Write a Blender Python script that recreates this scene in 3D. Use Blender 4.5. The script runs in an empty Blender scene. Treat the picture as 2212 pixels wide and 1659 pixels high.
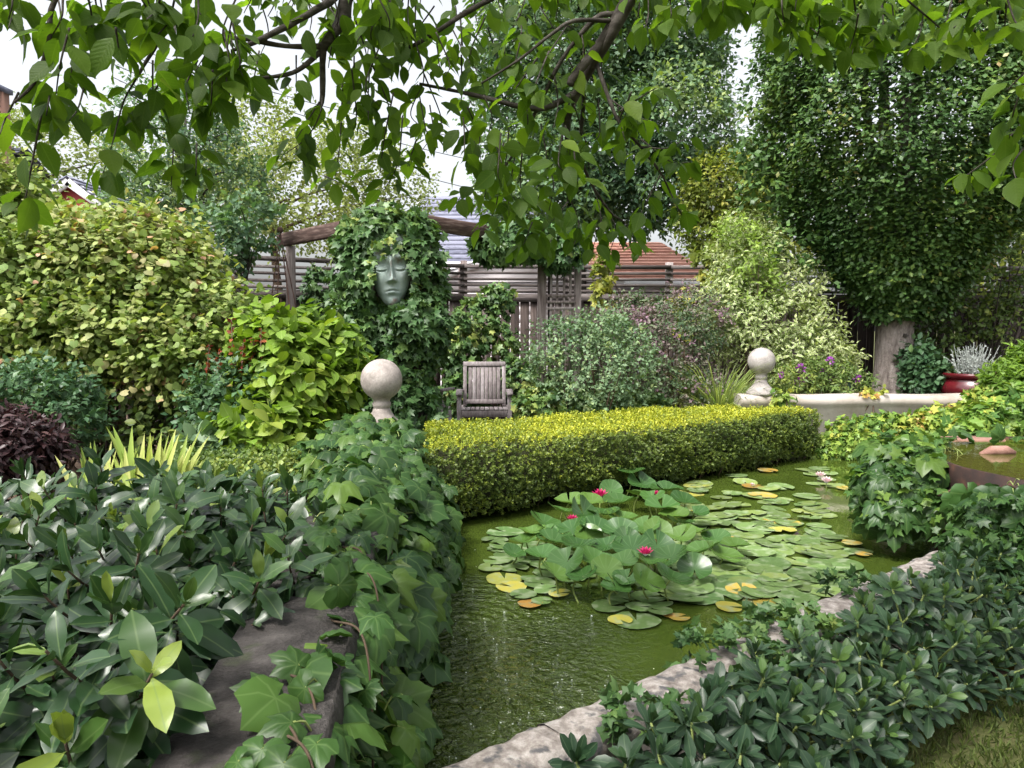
import bpy, math, random
import numpy as np
from mathutils import Vector, Matrix

R = math.radians
rng = np.random.default_rng(11)
random.seed(11)
sc = bpy.context.scene
col = sc.collection

# ------------------------------------------------------------------ camera, sky, sun, exposure
EYE = np.array((0.0, 0.0, 1.55))
PITCH = R(4.2)
FPX = 1671.0                                   # focal length in units of a 2212 px wide frame
cam_d = bpy.data.cameras.new('camera')
cam = bpy.data.objects.new('camera', cam_d)
col.objects.link(cam)
cam.location = EYE
cam.rotation_euler = (R(90) - PITCH, 0, 0)
cam_d.sensor_width = 36
cam_d.lens = 36 * FPX / 2212
cam_d.clip_start = 0.05
cam_d.clip_end = 2000
sc.camera = cam

SUN_EL, SUN_AZ = R(58), R(-140)                 # azimuth: 0 = ahead (+Y), negative = left
world = bpy.data.worlds.new('World')
sc.world = world
world.use_nodes = True
wn = world.node_tree
for n_ in list(wn.nodes):
    wn.nodes.remove(n_)
w_out = wn.nodes.new('ShaderNodeOutputWorld')
w_bg = wn.nodes.new('ShaderNodeBackground')
w_sky = wn.nodes.new('ShaderNodeTexSky')
w_hs = wn.nodes.new('ShaderNodeHueSaturation')
w_sky.sky_type = 'NISHITA'
w_sky.sun_disc = False
w_sky.sun_elevation = SUN_EL
w_sky.sun_rotation = SUN_AZ
w_sky.air_density = 1.0
w_sky.dust_density = 6.0
w_sky.ozone_density = 1.0
w_hs.inputs['Saturation'].default_value = 0.22
w_bg.inputs['Strength'].default_value = 0.125
wn.links.new(w_sky.outputs[0], w_hs.inputs['Color'])
wn.links.new(w_hs.outputs[0], w_bg.inputs['Color'])
wn.links.new(w_bg.outputs[0], w_out.inputs['Surface'])

sun_d = bpy.data.lights.new('sun', 'SUN')
sun_d.energy = 1.5
sun_d.angle = R(14)
sun_d.color = (1.0, 0.96, 0.9)
sun = bpy.data.objects.new('sun', sun_d)
col.objects.link(sun)
sv = Vector((math.sin(SUN_AZ) * math.cos(SUN_EL), math.cos(SUN_AZ) * math.cos(SUN_EL), math.sin(SUN_EL)))
sun.rotation_euler = sv.to_track_quat('Z', 'Y').to_euler()
sun.location = sv * 30

sc.view_settings.view_transform = 'Standard'
sc.view_settings.look = 'None'
sc.view_settings.exposure = 1.58
sc.view_settings.gamma = 1.0
sc.render.engine = 'CYCLES'
sc.cycles.max_bounces = 6
sc.cycles.diffuse_bounces = 4
sc.cycles.glossy_bounces = 3
sc.cycles.transmission_bounces = 4
sc.cycles.transparent_max_bounces = 6
sc.cycles.use_denoising = True
sc.cycles.sample_clamp_indirect = 6.0

# ------------------------------------------------------------------ geometry helpers
_cp, _sp = math.cos(PITCH), math.sin(PITCH)

def ray(x, y):
    u = (x - 1106.0) / FPX
    v = (829.5 - y) / FPX
    return np.array((u, _cp + v * _sp, v * _cp - _sp))

def W(x, y, Y):
    d = ray(x, y)
    return EYE + d * (Y / d[1])

def WZ(x, y, z):
    d = ray(x, y)
    return EYE + d * ((z - EYE[2]) / d[2])

def project(p):
    q = np.asarray(p, float) - EYE
    f = q[..., 1] * _cp - q[..., 2] * _sp
    up = q[..., 1] * _sp + q[..., 2] * _cp
    f = np.where(np.abs(f) < 1e-4, 1e-4, f)
    return 1106 + FPX * q[..., 0] / f, 829.5 - FPX * up / f, f

def norm(v):
    v = np.asarray(v, float)
    return v / np.maximum(np.linalg.norm(v, axis=-1, keepdims=True), 1e-9)

def wav(p, f=1.0, s=0.0):
    """cheap smooth noise in about -1..1 from world position"""
    x, y, z = p[..., 0] * f, p[..., 1] * f, p[..., 2] * f
    return (np.sin(1.7 * x + 2.3 * z + s) + np.sin(2.9 * y - 1.9 * x + 1.3 * s) + np.sin(3.7 * z + 2.1 * y + 2.2 * s)
            + 0.6 * np.sin(6.1 * x + 4.7 * z - s) + 0.6 * np.sin(5.3 * z - 6.7 * y + 0.7 * s)) / 3.0

def mesh_np(name, V, F3=None, F4=None, uv=None, var=None, smooth=False):
    """mesh from numpy vertices with triangles and/or quads"""
    me = bpy.data.meshes.new(name)
    V = np.asarray(V, np.float32)
    loops, starts, totals = [], [], []
    n = 0
    if F3 is not None and len(F3):
        F3 = np.asarray(F3, np.int32)
        loops.append(F3.ravel()); starts.append(np.arange(len(F3)) * 3); n = len(F3) * 3
        totals.append(np.full(len(F3), 3))
    if F4 is not None and len(F4):
        F4 = np.asarray(F4, np.int32)
        loops.append(F4.ravel()); starts.append(n + np.arange(len(F4)) * 4)
        totals.append(np.full(len(F4), 4))
    loops = np.concatenate(loops).astype(np.int32)
    starts = np.concatenate(starts).astype(np.int32)
    me.vertices.add(len(V)); me.loops.add(len(loops)); me.polygons.add(len(starts))
    me.vertices.foreach_set('co', V.ravel())
    me.loops.foreach_set('vertex_index', loops)
    me.polygons.foreach_set('loop_start', starts)
    if smooth:
        me.polygons.foreach_set('use_smooth', np.ones(len(starts), bool))
    if uv is not None:
        l = me.uv_layers.new(name='UVMap')
        l.data.foreach_set('uv', np.asarray(uv, np.float32)[loops].ravel())
    if var is not None:
        a = me.attributes.new('tint', 'FLOAT_COLOR', 'POINT')
        a.data.foreach_set('color', np.asarray(var, np.float32).ravel())
    me.update(calc_edges=True)
    return me

class MB:
    """collects boxes, bars, tubes and lathes into one mesh"""
    def __init__(s):
        s.v = []; s.f3 = []; s.f4 = []; s.n = 0
    def add(s, V, f3=(), f4=()):
        V = np.asarray(V, float)
        s.v.append(V)
        s.f3 += [tuple(i + s.n for i in f) for f in f3]
        s.f4 += [tuple(i + s.n for i in f) for f in f4]
        s.n += len(V)
        return s
    def box(s, c, d, rot=None, rough=0.0):
        """box with centre c and full sizes d; rot is a 3x3"""
        c = np.asarray(c, float); d = np.asarray(d, float) / 2
        V = np.array([(x, y, z) for x in (-1, 1) for y in (-1, 1) for z in (-1, 1)], float) * d
        if rough:
            V += rng.uniform(-rough, rough, V.shape)
        if rot is not None:
            V = V @ np.asarray(rot).T
        return s.add(V + c, f4=[(0, 1, 3, 2), (4, 6, 7, 5), (0, 4, 5, 1), (2, 3, 7, 6), (0, 2, 6, 4), (1, 5, 7, 3)])
    def bevbox(s, c, d, b=0.01, rot=None, rough=0.0):
        """box with chamfered edges"""
        c = np.asarray(c, float); h = np.asarray(d, float) / 2
        V = []
        for sx in (-1, 1):
            for sy in (-1, 1):
                for sz in (-1, 1):
                    V += [(sx * h[0], sy * (h[1] - b), sz * (h[2] - b)), (sx * (h[0] - b), sy * h[1], sz * (h[2] - b)),
                          (sx * (h[0] - b), sy * (h[1] - b), sz * h[2])]
        V = np.array(V, float)
        if rough:
            V += rng.uniform(-rough, rough, V.shape)
        I = lambda a, b_, c_, k: ((a > 0) * 4 + (b_ > 0) * 2 + (c_ > 0)) * 3 + k
        f3, f4 = [], []
        for a in (-1, 1):
            f4.append((I(a, -1, -1, 0), I(a, 1, -1, 0), I(a, 1, 1, 0), I(a, -1, 1, 0))[::a])
            f4.append((I(-1, a, -1, 1), I(-1, a, 1, 1), I(1, a, 1, 1), I(1, a, -1, 1))[::a])
            f4.append((I(-1, -1, a, 2), I(1, -1, a, 2), I(1, 1, a, 2), I(-1, 1, a, 2))[::a])
            for b_ in (-1, 1):
                f4.append((I(-1, a, b_, 1), I(1, a, b_, 1), I(1, a, b_, 2), I(-1, a, b_, 2))[::-a * b_])
                f4.append((I(a, -1, b_, 0), I(a, 1, b_, 0), I(a, 1, b_, 2), I(a, -1, b_, 2))[::a * b_])
                f4.append((I(a, b_, -1, 0), I(a, b_, 1, 0), I(a, b_, 1, 1), I(a, b_, -1, 1))[::-a * b_])
                for c_ in (-1, 1):
                    f3.append((I(a, b_, c_, 0), I(a, b_, c_, 1), I(a, b_, c_, 2))[::a * b_ * c_])
        if rot is not None:
            V = V @ np.asarray(rot).T
        return s.add(V + c, f3, f4)
    def bar(s, a, b, w, h, up=(0, 0, 1), bev=0.0, rough=0.0):
        """rectangular bar from a to b: w across, h along 'up'"""
        a = np.asarray(a, float); b = np.asarray(b, float)
        y = b - a; L = np.linalg.norm(y); y = y / L
        x = np.cross(y, np.asarray(up, float)); x = x / np.linalg.norm(x)
        z = np.cross(x, y)
        rot = np.stack((x, y, z), 1)
        if bev:
            return s.bevbox((a + b) / 2, (w, L, h), bev, rot, rough)
        return s.box((a + b) / 2, (w, L, h), rot, rough)
    def tube(s, P, r, k=6, cap=True):
        P = np.asarray(P, float); m = len(P)
        r = np.broadcast_to(np.asarray(r, float), (m,))
        T = norm(np.gradient(P, axis=0))
        ref = np.array((0.31, 0.52, 0.80)) if abs(T[0] @ np.array((0.31, 0.52, 0.80))) < 0.9 else np.array((1.0, 0, 0))
        V = []
        ang = np.arange(k) * 2 * math.pi / k
        for i in range(m):
            x = norm(np.cross(T[i], ref)); y = np.cross(T[i], x)
            V.append(P[i] + r[i] * (np.cos(ang)[:, None] * x + np.sin(ang)[:, None] * y))
        V = np.concatenate(V)
        f4 = [(i * k + j, i * k + (j + 1) % k, (i + 1) * k + (j + 1) % k, (i + 1) * k + j) for i in range(m - 1) for j in range(k)]
        f3 = []
        if cap:
            V = np.concatenate((V, P[:1], P[-1:]))
            f3 = [(m * k, (j + 1) % k, j) for j in range(k)] + [(m * k + 1, (m - 1) * k + j, (m - 1) * k + (j + 1) % k) for j in range(k)]
        return s.add(V, f3, f4)
    def lathe(s, c, prof, k=32, cap=True):
        """prof: (radius, z) pairs from bottom to top"""
        m = len(prof); ang = np.arange(k) * 2 * math.pi / k
        V = np.concatenate([np.stack((r * np.cos(ang), r * np.sin(ang), np.full(k, z)), 1) for r, z in prof])
        f4 = [(i * k + j, i * k + (j + 1) % k, (i + 1) * k + (j + 1) % k, (i + 1) * k + j) for i in range(m - 1) for j in range(k)]
        f3 = []
        if cap:
            V = np.concatenate((V, [(0, 0, prof[0][1]), (0, 0, prof[-1][1])]))
            f3 = [(m * k, (j + 1) % k, j) for j in range(k)] + [(m * k + 1, (m - 1) * k + j, (m - 1) * k + (j + 1) % k) for j in range(k)]
        return s.add(V + np.asarray(c, float), f3, f4)
    def grid(s, G):
        G = np.asarray(G, float); a, b = G.shape[:2]
        return s.add(G.reshape(-1, 3), f4=[(i * b + j, i * b + j + 1, (i + 1) * b + j + 1, (i + 1) * b + j) for i in range(a - 1) for j in range(b - 1)])
    def build(s, name, mat, parent=None, loc=None, smooth=False, kind=None):
        V = np.concatenate(s.v)
        o_ = np.zeros(3)
        if parent is not None:
            o_ = np.array(parent.get('_base', (0, 0, 0)), float)
        elif loc is not None:
            o_ = np.asarray(loc, float)
        me = mesh_np(name, V - o_, s.f3, s.f4, smooth=smooth)
        o = bpy.data.objects.new(name, me)
        if mat: me.materials.append(mat)
        col.objects.link(o)
        if parent is not None:
            o.parent = parent
            o['_base'] = list(map(float, o_))
        else:
            o.location = o_
            o['_base'] = list(map(float, o_))
        if kind: o['kind'] = kind
        return o

def thing(name, label, cat, loc=(0, 0, 0), group=None):
    o = bpy.data.objects.new(name, None)
    o.empty_display_size = 0.1
    col.objects.link(o)
    o.location = tuple(map(float, loc))
    o['_base'] = list(map(float, loc))
    o['label'] = label; o['category'] = cat
    if group: o['group'] = group
    return o

def tag(o, label, cat, group=None):
    o['label'] = label; o['category'] = cat
    if group: o['group'] = group
    return o

def struct(o):
    o['kind'] = 'structure'
    return o

# ------------------------------------------------------------------ materials
def new_mat(name):
    m = bpy.data.materials.new(name)
    m.use_nodes = True
    nt = m.node_tree
    for n_ in list(nt.nodes):
        nt.nodes.remove(n_)
    out = nt.nodes.new('ShaderNodeOutputMaterial')
    return m, nt, out

def nd(nt, t, **kw):
    n_ = nt.nodes.new(t)
    for k, v in kw.items():
        setattr(n_, k, v)
    return n_

def math_(nt, op, a, b=None, c=None, clamp=False):
    m = nd(nt, 'ShaderNodeMath', operation=op, use_clamp=clamp)
    for i, q in enumerate((a, b, c)):
        if q is None: continue
        if isinstance(q, (int, float)): m.inputs[i].default_value = q
        else: nt.links.new(q, m.inputs[i])
    return m.outputs[0]

def mixc(nt, fac, a, b, blend='MIX'):
    m = nd(nt, 'ShaderNodeMix', data_type='RGBA', blend_type=blend)
    for sock, q in ((m.inputs[0], fac), (m.inputs[6], a), (m.inputs[7], b)):
        if isinstance(q, (int, float)): sock.default_value = q
        elif isinstance(q, (tuple, list)): sock.default_value = tuple(q) + ((1,) if len(q) == 3 else ())
        else: nt.links.new(q, sock)
    return m.outputs[2]

def ramp(nt, fac, stops):
    r = nd(nt, 'ShaderNodeValToRGB')
    e = r.color_ramp.elements
    while len(e) < len(stops): e.new(0.5)
    for el, (p, c) in zip(e, stops):
        el.position = p; el.color = (*c, 1)
    nt.links.new(fac, r.inputs[0])
    return r.outputs[0]

def leaf_mat(name, stops, rough=0.5, spec=0.3, trans=0.3, tcol=(1.25, 1.35, 0.5), vein=0.0, vcol=None, side=0, edge=None, blotch=None, palm=None, radial=0):
    """foliage: colour from the 'tint' attribute plus the object colour, veins from the leaf's own UV"""
    m, nt, out = new_mat(name)
    L = nt.links.new
    at = nd(nt, 'ShaderNodeAttribute', attribute_name='tint')
    oi = nd(nt, 'ShaderNodeObjectInfo')
    s1 = nd(nt, 'ShaderNodeSeparateColor'); L(at.outputs['Color'], s1.inputs[0])
    s2 = nd(nt, 'ShaderNodeSeparateColor'); L(oi.outputs['Color'], s2.inputs[0])
    v = math_(nt, 'ADD', s1.outputs[0], s2.outputs[0], clamp=True)
    br = math_(nt, 'ADD', s1.outputs[1], s2.outputs[1])
    c = ramp(nt, v, stops)
    uvn = nd(nt, 'ShaderNodeUVMap')
    sx = nd(nt, 'ShaderNodeSeparateXYZ'); L(uvn.outputs[0], sx.inputs[0])
    du = math_(nt, 'ABSOLUTE', math_(nt, 'SUBTRACT', sx.outputs[0], 0.5))
    bump_h = None
    if edge:
        c = mixc(nt, math_(nt, 'GREATER_THAN', du, edge[0]), c, edge[1])
    if blotch:
        no = nd(nt, 'ShaderNodeTexNoise'); no.inputs['Scale'].default_value = blotch[0]; no.inputs['Detail'].default_value = 3
        geo = nd(nt, 'ShaderNodeNewGeometry'); L(geo.outputs['Position'], no.inputs['Vector'])
        rr = nd(nt, 'ShaderNodeMapRange'); L(no.outputs[0], rr.inputs[0])
        rr.inputs[1].default_value = blotch[1]; rr.inputs[2].default_value = blotch[1] + 0.12
        c = mixc(nt, math_(nt, 'MULTIPLY', rr.outputs[0], blotch[3] if len(blotch) > 3 else 0.7), c, blotch[2])
    if vein:
        mid = nd(nt, 'ShaderNodeMapRange'); L(du, mid.inputs[0])
        mid.inputs[1].default_value = 0.012; mid.inputs[2].default_value = 0.045
        mid.inputs[3].default_value = 1; mid.inputs[4].default_value = 0
        vv = mid.outputs[0]
        if palm:
            X = math_(nt, 'MULTIPLY', du, 2.0); Yv = math_(nt, 'SUBTRACT', sx.outputs[1], 0.12)
            an = math_(nt, 'ARCTAN2', X, Yv)
            rr_ = math_(nt, 'SQRT', math_(nt, 'ADD', math_(nt, 'MULTIPLY', X, X), math_(nt, 'MULTIPLY', Yv, Yv)))
            vv = None
            for q in palm:
                dd = math_(nt, 'MULTIPLY', math_(nt, 'ABSOLUTE', math_(nt, 'SUBTRACT', an, q)), rr_)
                ln = nd(nt, 'ShaderNodeMapRange'); L(dd, ln.inputs[0])
                ln.inputs[1].default_value = 0.006; ln.inputs[2].default_value = 0.03; ln.inputs[3].default_value = 1; ln.inputs[4].default_value = 0
                vv = ln.outputs[0] if vv is None else math_(nt, 'MAXIMUM', vv, ln.outputs[0])
        if radial:
            an = math_(nt, 'ARCTAN2', math_(nt, 'SUBTRACT', sx.outputs[0], 0.5), math_(nt, 'SUBTRACT', sx.outputs[1], 0.5))
            sw = math_(nt, 'SINE', math_(nt, 'MULTIPLY', an, float(radial)))
            sm = nd(nt, 'ShaderNodeMapRange'); L(sw, sm.inputs[0])
            sm.inputs[1].default_value = 0.75; sm.inputs[2].default_value = 1.0
            vv = sm.outputs[0]
        if side:
            ph = math_(nt, 'SUBTRACT', sx.outputs[1], math_(nt, 'MULTIPLY', du, 0.55))
            sw = math_(nt, 'SINE', math_(nt, 'MULTIPLY', ph, side * 6.283))
            sm = nd(nt, 'ShaderNodeMapRange'); L(sw, sm.inputs[0])
            sm.inputs[1].default_value = 0.8; sm.inputs[2].default_value = 1.0
            vv = math_(nt, 'MAXIMUM', vv, math_(nt, 'MULTIPLY', sm.outputs[0], 0.5))
            bump_h = sw
        c = mixc(nt, math_(nt, 'MULTIPLY', vv, vein), c, vcol or (0.25, 0.33, 0.10))
    c = mixc(nt, 1.0, c, nd_comb(nt, br), 'MULTIPLY')
    p = nd(nt, 'ShaderNodeBsdfPrincipled')
    L(c, p.inputs['Base Color'])
    p.inputs['Roughness'].default_value = rough
    p.inputs['Specular IOR Level'].default_value = spec
    if bump_h is not None:
        bp = nd(nt, 'ShaderNodeBump'); bp.inputs['Strength'].default_value = 0.12; bp.inputs['Distance'].default_value = 0.003
        L(bump_h, bp.inputs['Height']); L(bp.outputs[0], p.inputs['Normal'])
    t = nd(nt, 'ShaderNodeBsdfTranslucent')
    L(mixc(nt, 1.0, c, tcol, 'MULTIPLY'), t.inputs['Color'])
    mx = nd(nt, 'ShaderNodeMixShader'); mx.inputs[0].default_value = trans
    L(p.outputs[0], mx.inputs[1]); L(t.outputs[0], mx.inputs[2]); L(mx.outputs[0], out.inputs[0])
    return m

def nd_comb(nt, v):
    c = nd(nt, 'ShaderNodeCombineColor')
    for i in range(3): nt.links.new(v, c.inputs[i])
    return c.outputs[0]

def surf_mat(name, stops, scale=4.0, stretch=(1, 1, 1), rough=0.8, spec=0.3, bump=0.3, detail=8, dist=0.02, spots=None, moss=None, metallic=0.0, coord='Object', rand=0.0, fine=0.0):
    """noise coloured surface with bump; spots=(scale, threshold, colour), moss on upward faces"""
    m, nt, out = new_mat(name)
    L = nt.links.new
    tc = nd(nt, 'ShaderNodeTexCoord')
    mp = nd(nt, 'ShaderNodeMapping'); mp.inputs['Scale'].default_value = stretch
    L(tc.outputs[coord], mp.inputs[0])
    oi = nd(nt, 'ShaderNodeObjectInfo')
    addv = nd(nt, 'ShaderNodeVectorMath', operation='ADD')
    L(mp.outputs[0], addv.inputs[0])
    sc_ = nd(nt, 'ShaderNodeVectorMath', operation='SCALE'); sc_.inputs[0].default_value = (17, 31, 23)
    L(oi.outputs['Random'], sc_.inputs['Scale']); L(sc_.outputs[0], addv.inputs[1])
    no = nd(nt, 'ShaderNodeTexNoise'); no.inputs['Scale'].default_value = scale; no.inputs['Detail'].default_value = detail
    no.inputs['Roughness'].default_value = 0.62
    L(addv.outputs[0], no.inputs['Vector'])
    f = no.outputs[0]
    if rand:
        f = math_(nt, 'ADD', f, math_(nt, 'MULTIPLY', math_(nt, 'SUBTRACT', oi.outputs['Random'], 0.5), rand), clamp=True)
    c = ramp(nt, f, stops)
    h = no.outputs[0]
    if fine:
        n3 = nd(nt, 'ShaderNodeTexNoise'); n3.inputs['Scale'].default_value = scale * 9; n3.inputs['Detail'].default_value = 4
        L(addv.outputs[0], n3.inputs['Vector'])
        k = math_(nt, 'ADD', 1.0 - fine / 2, math_(nt, 'MULTIPLY', n3.outputs[0], fine))
        c = mixc(nt, 1.0, c, nd_comb(nt, k), 'MULTIPLY')
        h = math_(nt, 'ADD', h, math_(nt, 'MULTIPLY', n3.outputs[0], 0.5))
    if spots:
        n2 = nd(nt, 'ShaderNodeTexNoise'); n2.inputs['Scale'].default_value = spots[0]; n2.inputs['Detail'].default_value = 6
        L(addv.outputs[0], n2.inputs['Vector'])
        mr = nd(nt, 'ShaderNodeMapRange'); L(n2.outputs[0], mr.inputs[0])
        mr.inputs[1].default_value = spots[1] - 0.03; mr.inputs[2].default_value = spots[1] + 0.07
        c = mixc(nt, mr.outputs[0], c, spots[2])
    if moss:
        geo = nd(nt, 'ShaderNodeNewGeometry')
        sx = nd(nt, 'ShaderNodeSeparateXYZ'); L(geo.outputs['Normal'], sx.inputs[0])
        n2 = nd(nt, 'ShaderNodeTexNoise'); n2.inputs['Scale'].default_value = moss[0]; n2.inputs['Detail'].default_value = 5
        L(addv.outputs[0], n2.inputs['Vector'])
        mr = nd(nt, 'ShaderNodeMapRange'); L(n2.outputs[0], mr.inputs[0]); mr.inputs[1].default_value = moss[1]; mr.inputs[2].default_value = moss[1] + 0.1
        c = mixc(nt, math_(nt, 'MULTIPLY', mr.outputs[0], math_(nt, 'MAXIMUM', sx.outputs[2], 0.15)), c, moss[2])
    p = nd(nt, 'ShaderNodeBsdfPrincipled')
    L(c, p.inputs['Base Color'])
    p.inputs['Roughness'].default_value = rough; p.inputs['Specular IOR Level'].default_value = spec
    p.inputs['Metallic'].default_value = metallic
    if bump:
        bp = nd(nt, 'ShaderNodeBump'); bp.inputs['Strength'].default_value = bump; bp.inputs['Distance'].default_value = dist
        L(h, bp.inputs['Height']); L(bp.outputs[0], p.inputs['Normal'])
    L(p.outputs[0], out.inputs[0])
    return m

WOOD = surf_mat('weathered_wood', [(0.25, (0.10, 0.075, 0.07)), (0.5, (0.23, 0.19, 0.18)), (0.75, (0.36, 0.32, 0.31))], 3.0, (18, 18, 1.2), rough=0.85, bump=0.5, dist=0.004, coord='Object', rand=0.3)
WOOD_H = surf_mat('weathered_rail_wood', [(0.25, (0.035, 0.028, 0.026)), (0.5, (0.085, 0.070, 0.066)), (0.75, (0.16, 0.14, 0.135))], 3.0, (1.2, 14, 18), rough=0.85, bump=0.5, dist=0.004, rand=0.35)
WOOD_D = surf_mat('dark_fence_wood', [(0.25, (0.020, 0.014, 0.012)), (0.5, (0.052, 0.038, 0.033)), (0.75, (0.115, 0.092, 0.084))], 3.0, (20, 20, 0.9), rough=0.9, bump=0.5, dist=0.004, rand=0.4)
TEAK = surf_mat('grey_teak', [(0.25, (0.12, 0.10, 0.10)), (0.5, (0.225, 0.195, 0.195)), (0.75, (0.34, 0.31, 0.315))], 5.0, (9, 9, 2.5), rough=0.85, bump=0.5, dist=0.003, rand=0.3, fine=0.5)
BEAMW = surf_mat('brown_beam_wood', [(0.3, (0.030, 0.018, 0.015)), (0.5, (0.075, 0.045, 0.038)), (0.72, (0.19, 0.14, 0.12))], 2.6, (1.6, 3, 16), rough=0.85, bump=0.2, dist=0.003)
STONE = surf_mat('carved_limestone', [(0.3, (0.19, 0.165, 0.15)), (0.5, (0.29, 0.255, 0.235)), (0.7, (0.37, 0.335, 0.31))], 9.0, rough=0.9, spec=0.15, bump=0.4, dist=0.008, spots=(6, 0.60, (0.20, 0.18, 0.16)), fine=0.7)
STONE_L = surf_mat('pale_limestone', [(0.3, (0.19, 0.17, 0.16)), (0.5, (0.29, 0.265, 0.25)), (0.7, (0.38, 0.355, 0.34))], 9.0, rough=0.9, spec=0.15, bump=0.4, dist=0.008, spots=(6, 0.60, (0.22, 0.20, 0.185)), fine=0.7)
STUCCO = surf_mat('wall_stucco', [(0.3, (0.27, 0.235, 0.20)), (0.5, (0.38, 0.335, 0.295)), (0.7, (0.46, 0.42, 0.385))], 3.0, rough=0.9, bump=0.3, dist=0.01, fine=0.3, spots=(5, 0.68, (0.30, 0.26, 0.22)))
COPE = surf_mat('lichen_coping', [(0.30, (0.12, 0.10, 0.09)), (0.46, (0.23, 0.20, 0.18)), (0.6, (0.36, 0.325, 0.30)), (0.75, (0.45, 0.42, 0.39))], 24.0, rough=0.9, bump=0.5, dist=0.012, fine=0.5, spots=(17, 0.575, (0.085, 0.082, 0.085)))
SLAB = surf_mat('dark_slab', [(0.3, (0.016, 0.014, 0.013)), (0.5, (0.038, 0.033, 0.031)), (0.72, (0.085, 0.076, 0.072))], 9.0, rough=0.85, bump=0.9, dist=0.02, fine=0.7, spots=(13, 0.62, (0.045, 0.05, 0.03)))
RUST = surf_mat('rusted_steel', [(0.3, (0.010, 0.005, 0.004)), (0.5, (0.025, 0.011, 0.008)), (0.72, (0.075, 0.030, 0.016))], 9.0, rough=0.7, bump=0.3, dist=0.004, fine=0.4, spec=0.4)
RUSTB = surf_mat('rusty_iron_rod', [(0.3, (0.06, 0.035, 0.028)), (0.7, (0.15, 0.085, 0.07))], 10.0, rough=0.8, bump=0.1)
PINKST = surf_mat('pink_sandstone', [(0.3, (0.15, 0.075, 0.058)), (0.5, (0.25, 0.135, 0.105)), (0.7, (0.33, 0.20, 0.16))], 8.0, rough=0.8, bump=0.4, fine=0.3)
VERD = surf_mat('verdigris_face', [(0.3, (0.16, 0.215, 0.195)), (0.5, (0.26, 0.325, 0.30)), (0.7, (0.35, 0.40, 0.385))], 5.0, rough=0.9, spec=0.15, bump=0.12, dist=0.004, fine=0.3, spots=(9, 0.60, (0.20, 0.165, 0.145)))
SOIL = surf_mat('mulch_soil', [(0.3, (0.028, 0.018, 0.012)), (0.5, (0.07, 0.045, 0.03)), (0.75, (0.14, 0.095, 0.065))], 9.0, rough=0.95, bump=0.8, dist=0.03, fine=0.6)
GROUND = surf_mat('lawn_ground', [(0.3, (0.045, 0.045, 0.018)), (0.5, (0.075, 0.085, 0.025)), (0.72, (0.12, 0.10, 0.05))], 5.0, rough=0.95, bump=0.6, dist=0.02, fine=0.6)
BARK = surf_mat('grey_bark', [(0.3, (0.10, 0.08, 0.07)), (0.5, (0.27, 0.23, 0.21)), (0.72, (0.42, 0.375, 0.35))], 3.2, (4.5, 4.5, 1.6), rough=0.95, bump=1.0, dist=0.03, fine=0.5)
BARK_D = surf_mat('dark_bark', [(0.3, (0.022, 0.017, 0.014)), (0.5, (0.05, 0.042, 0.036)), (0.75, (0.12, 0.105, 0.095))], 14.0, (1, 1, 3), rough=0.9, bump=0.6, dist=0.006)
TWIG = surf_mat('brown_twig', [(0.3, (0.04, 0.027, 0.018)), (0.7, (0.11, 0.075, 0.05))], 12.0, rough=0.9, bump=0.2)
STEM_G = surf_mat('green_stem', [(0.3, (0.15, 0.2, 0.05)), (0.7, (0.28, 0.33, 0.11))], 8.0, rough=0.6, bump=0.0)
GLAZE = surf_mat('oxblood_glaze', [(0.3, (0.05, 0.004, 0.007)), (0.5, (0.085, 0.006, 0.011)), (0.7, (0.12, 0.010, 0.015))], 4.0, rough=0.22, spec=0.6, bump=0.05)
WHITE = surf_mat('white_paint', [(0.3, (0.62, 0.60, 0.62)), (0.6, (0.74, 0.73, 0.75))], 3.0, rough=0.7, bump=0.05)
LILAC = surf_mat('pale_siding', [(0.3, (0.64, 0.58, 0.60)), (0.6, (0.74, 0.69, 0.71))], 3.0, rough=0.8, bump=0.05)
SLATE = surf_mat('blue_grey_shingle', [(0.3, (0.10, 0.105, 0.15)), (0.6, (0.19, 0.195, 0.26))], 6.0, rough=0.85, bump=0.2, rand=0.5, fine=0.4)
TILE = surf_mat('pink_roof_tile', [(0.3, (0.42, 0.20, 0.15)), (0.6, (0.60, 0.33, 0.26))], 5.0, rough=0.85, bump=0.2, rand=0.3)
BRICK = surf_mat('red_brown_brick', [(0.3, (0.18, 0.09, 0.07)), (0.6, (0.30, 0.17, 0.13))], 9.0, rough=0.9, bump=0.2, rand=0.5)
REDP = surf_mat('red_paint', [(0.3, (0.22, 0.03, 0.03)), (0.6, (0.32, 0.05, 0.05))], 3.0, rough=0.7, bump=0.05)
CABLE = surf_mat('cable_black', [(0.3, (0.05, 0.05, 0.06)), (0.6, (0.1, 0.1, 0.12))], 3.0, rough=0.7, bump=0)
PIPE = surf_mat('grey_pipe', [(0.3, (0.08, 0.1, 0.13)), (0.6, (0.16, 0.19, 0.24))], 6.0, rough=0.5, bump=0.05)
STAKE = surf_mat('green_stake', [(0.3, (0.03, 0.07, 0.05)), (0.6, (0.06, 0.11, 0.08))], 6.0, rough=0.6, bump=0.05)

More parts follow.
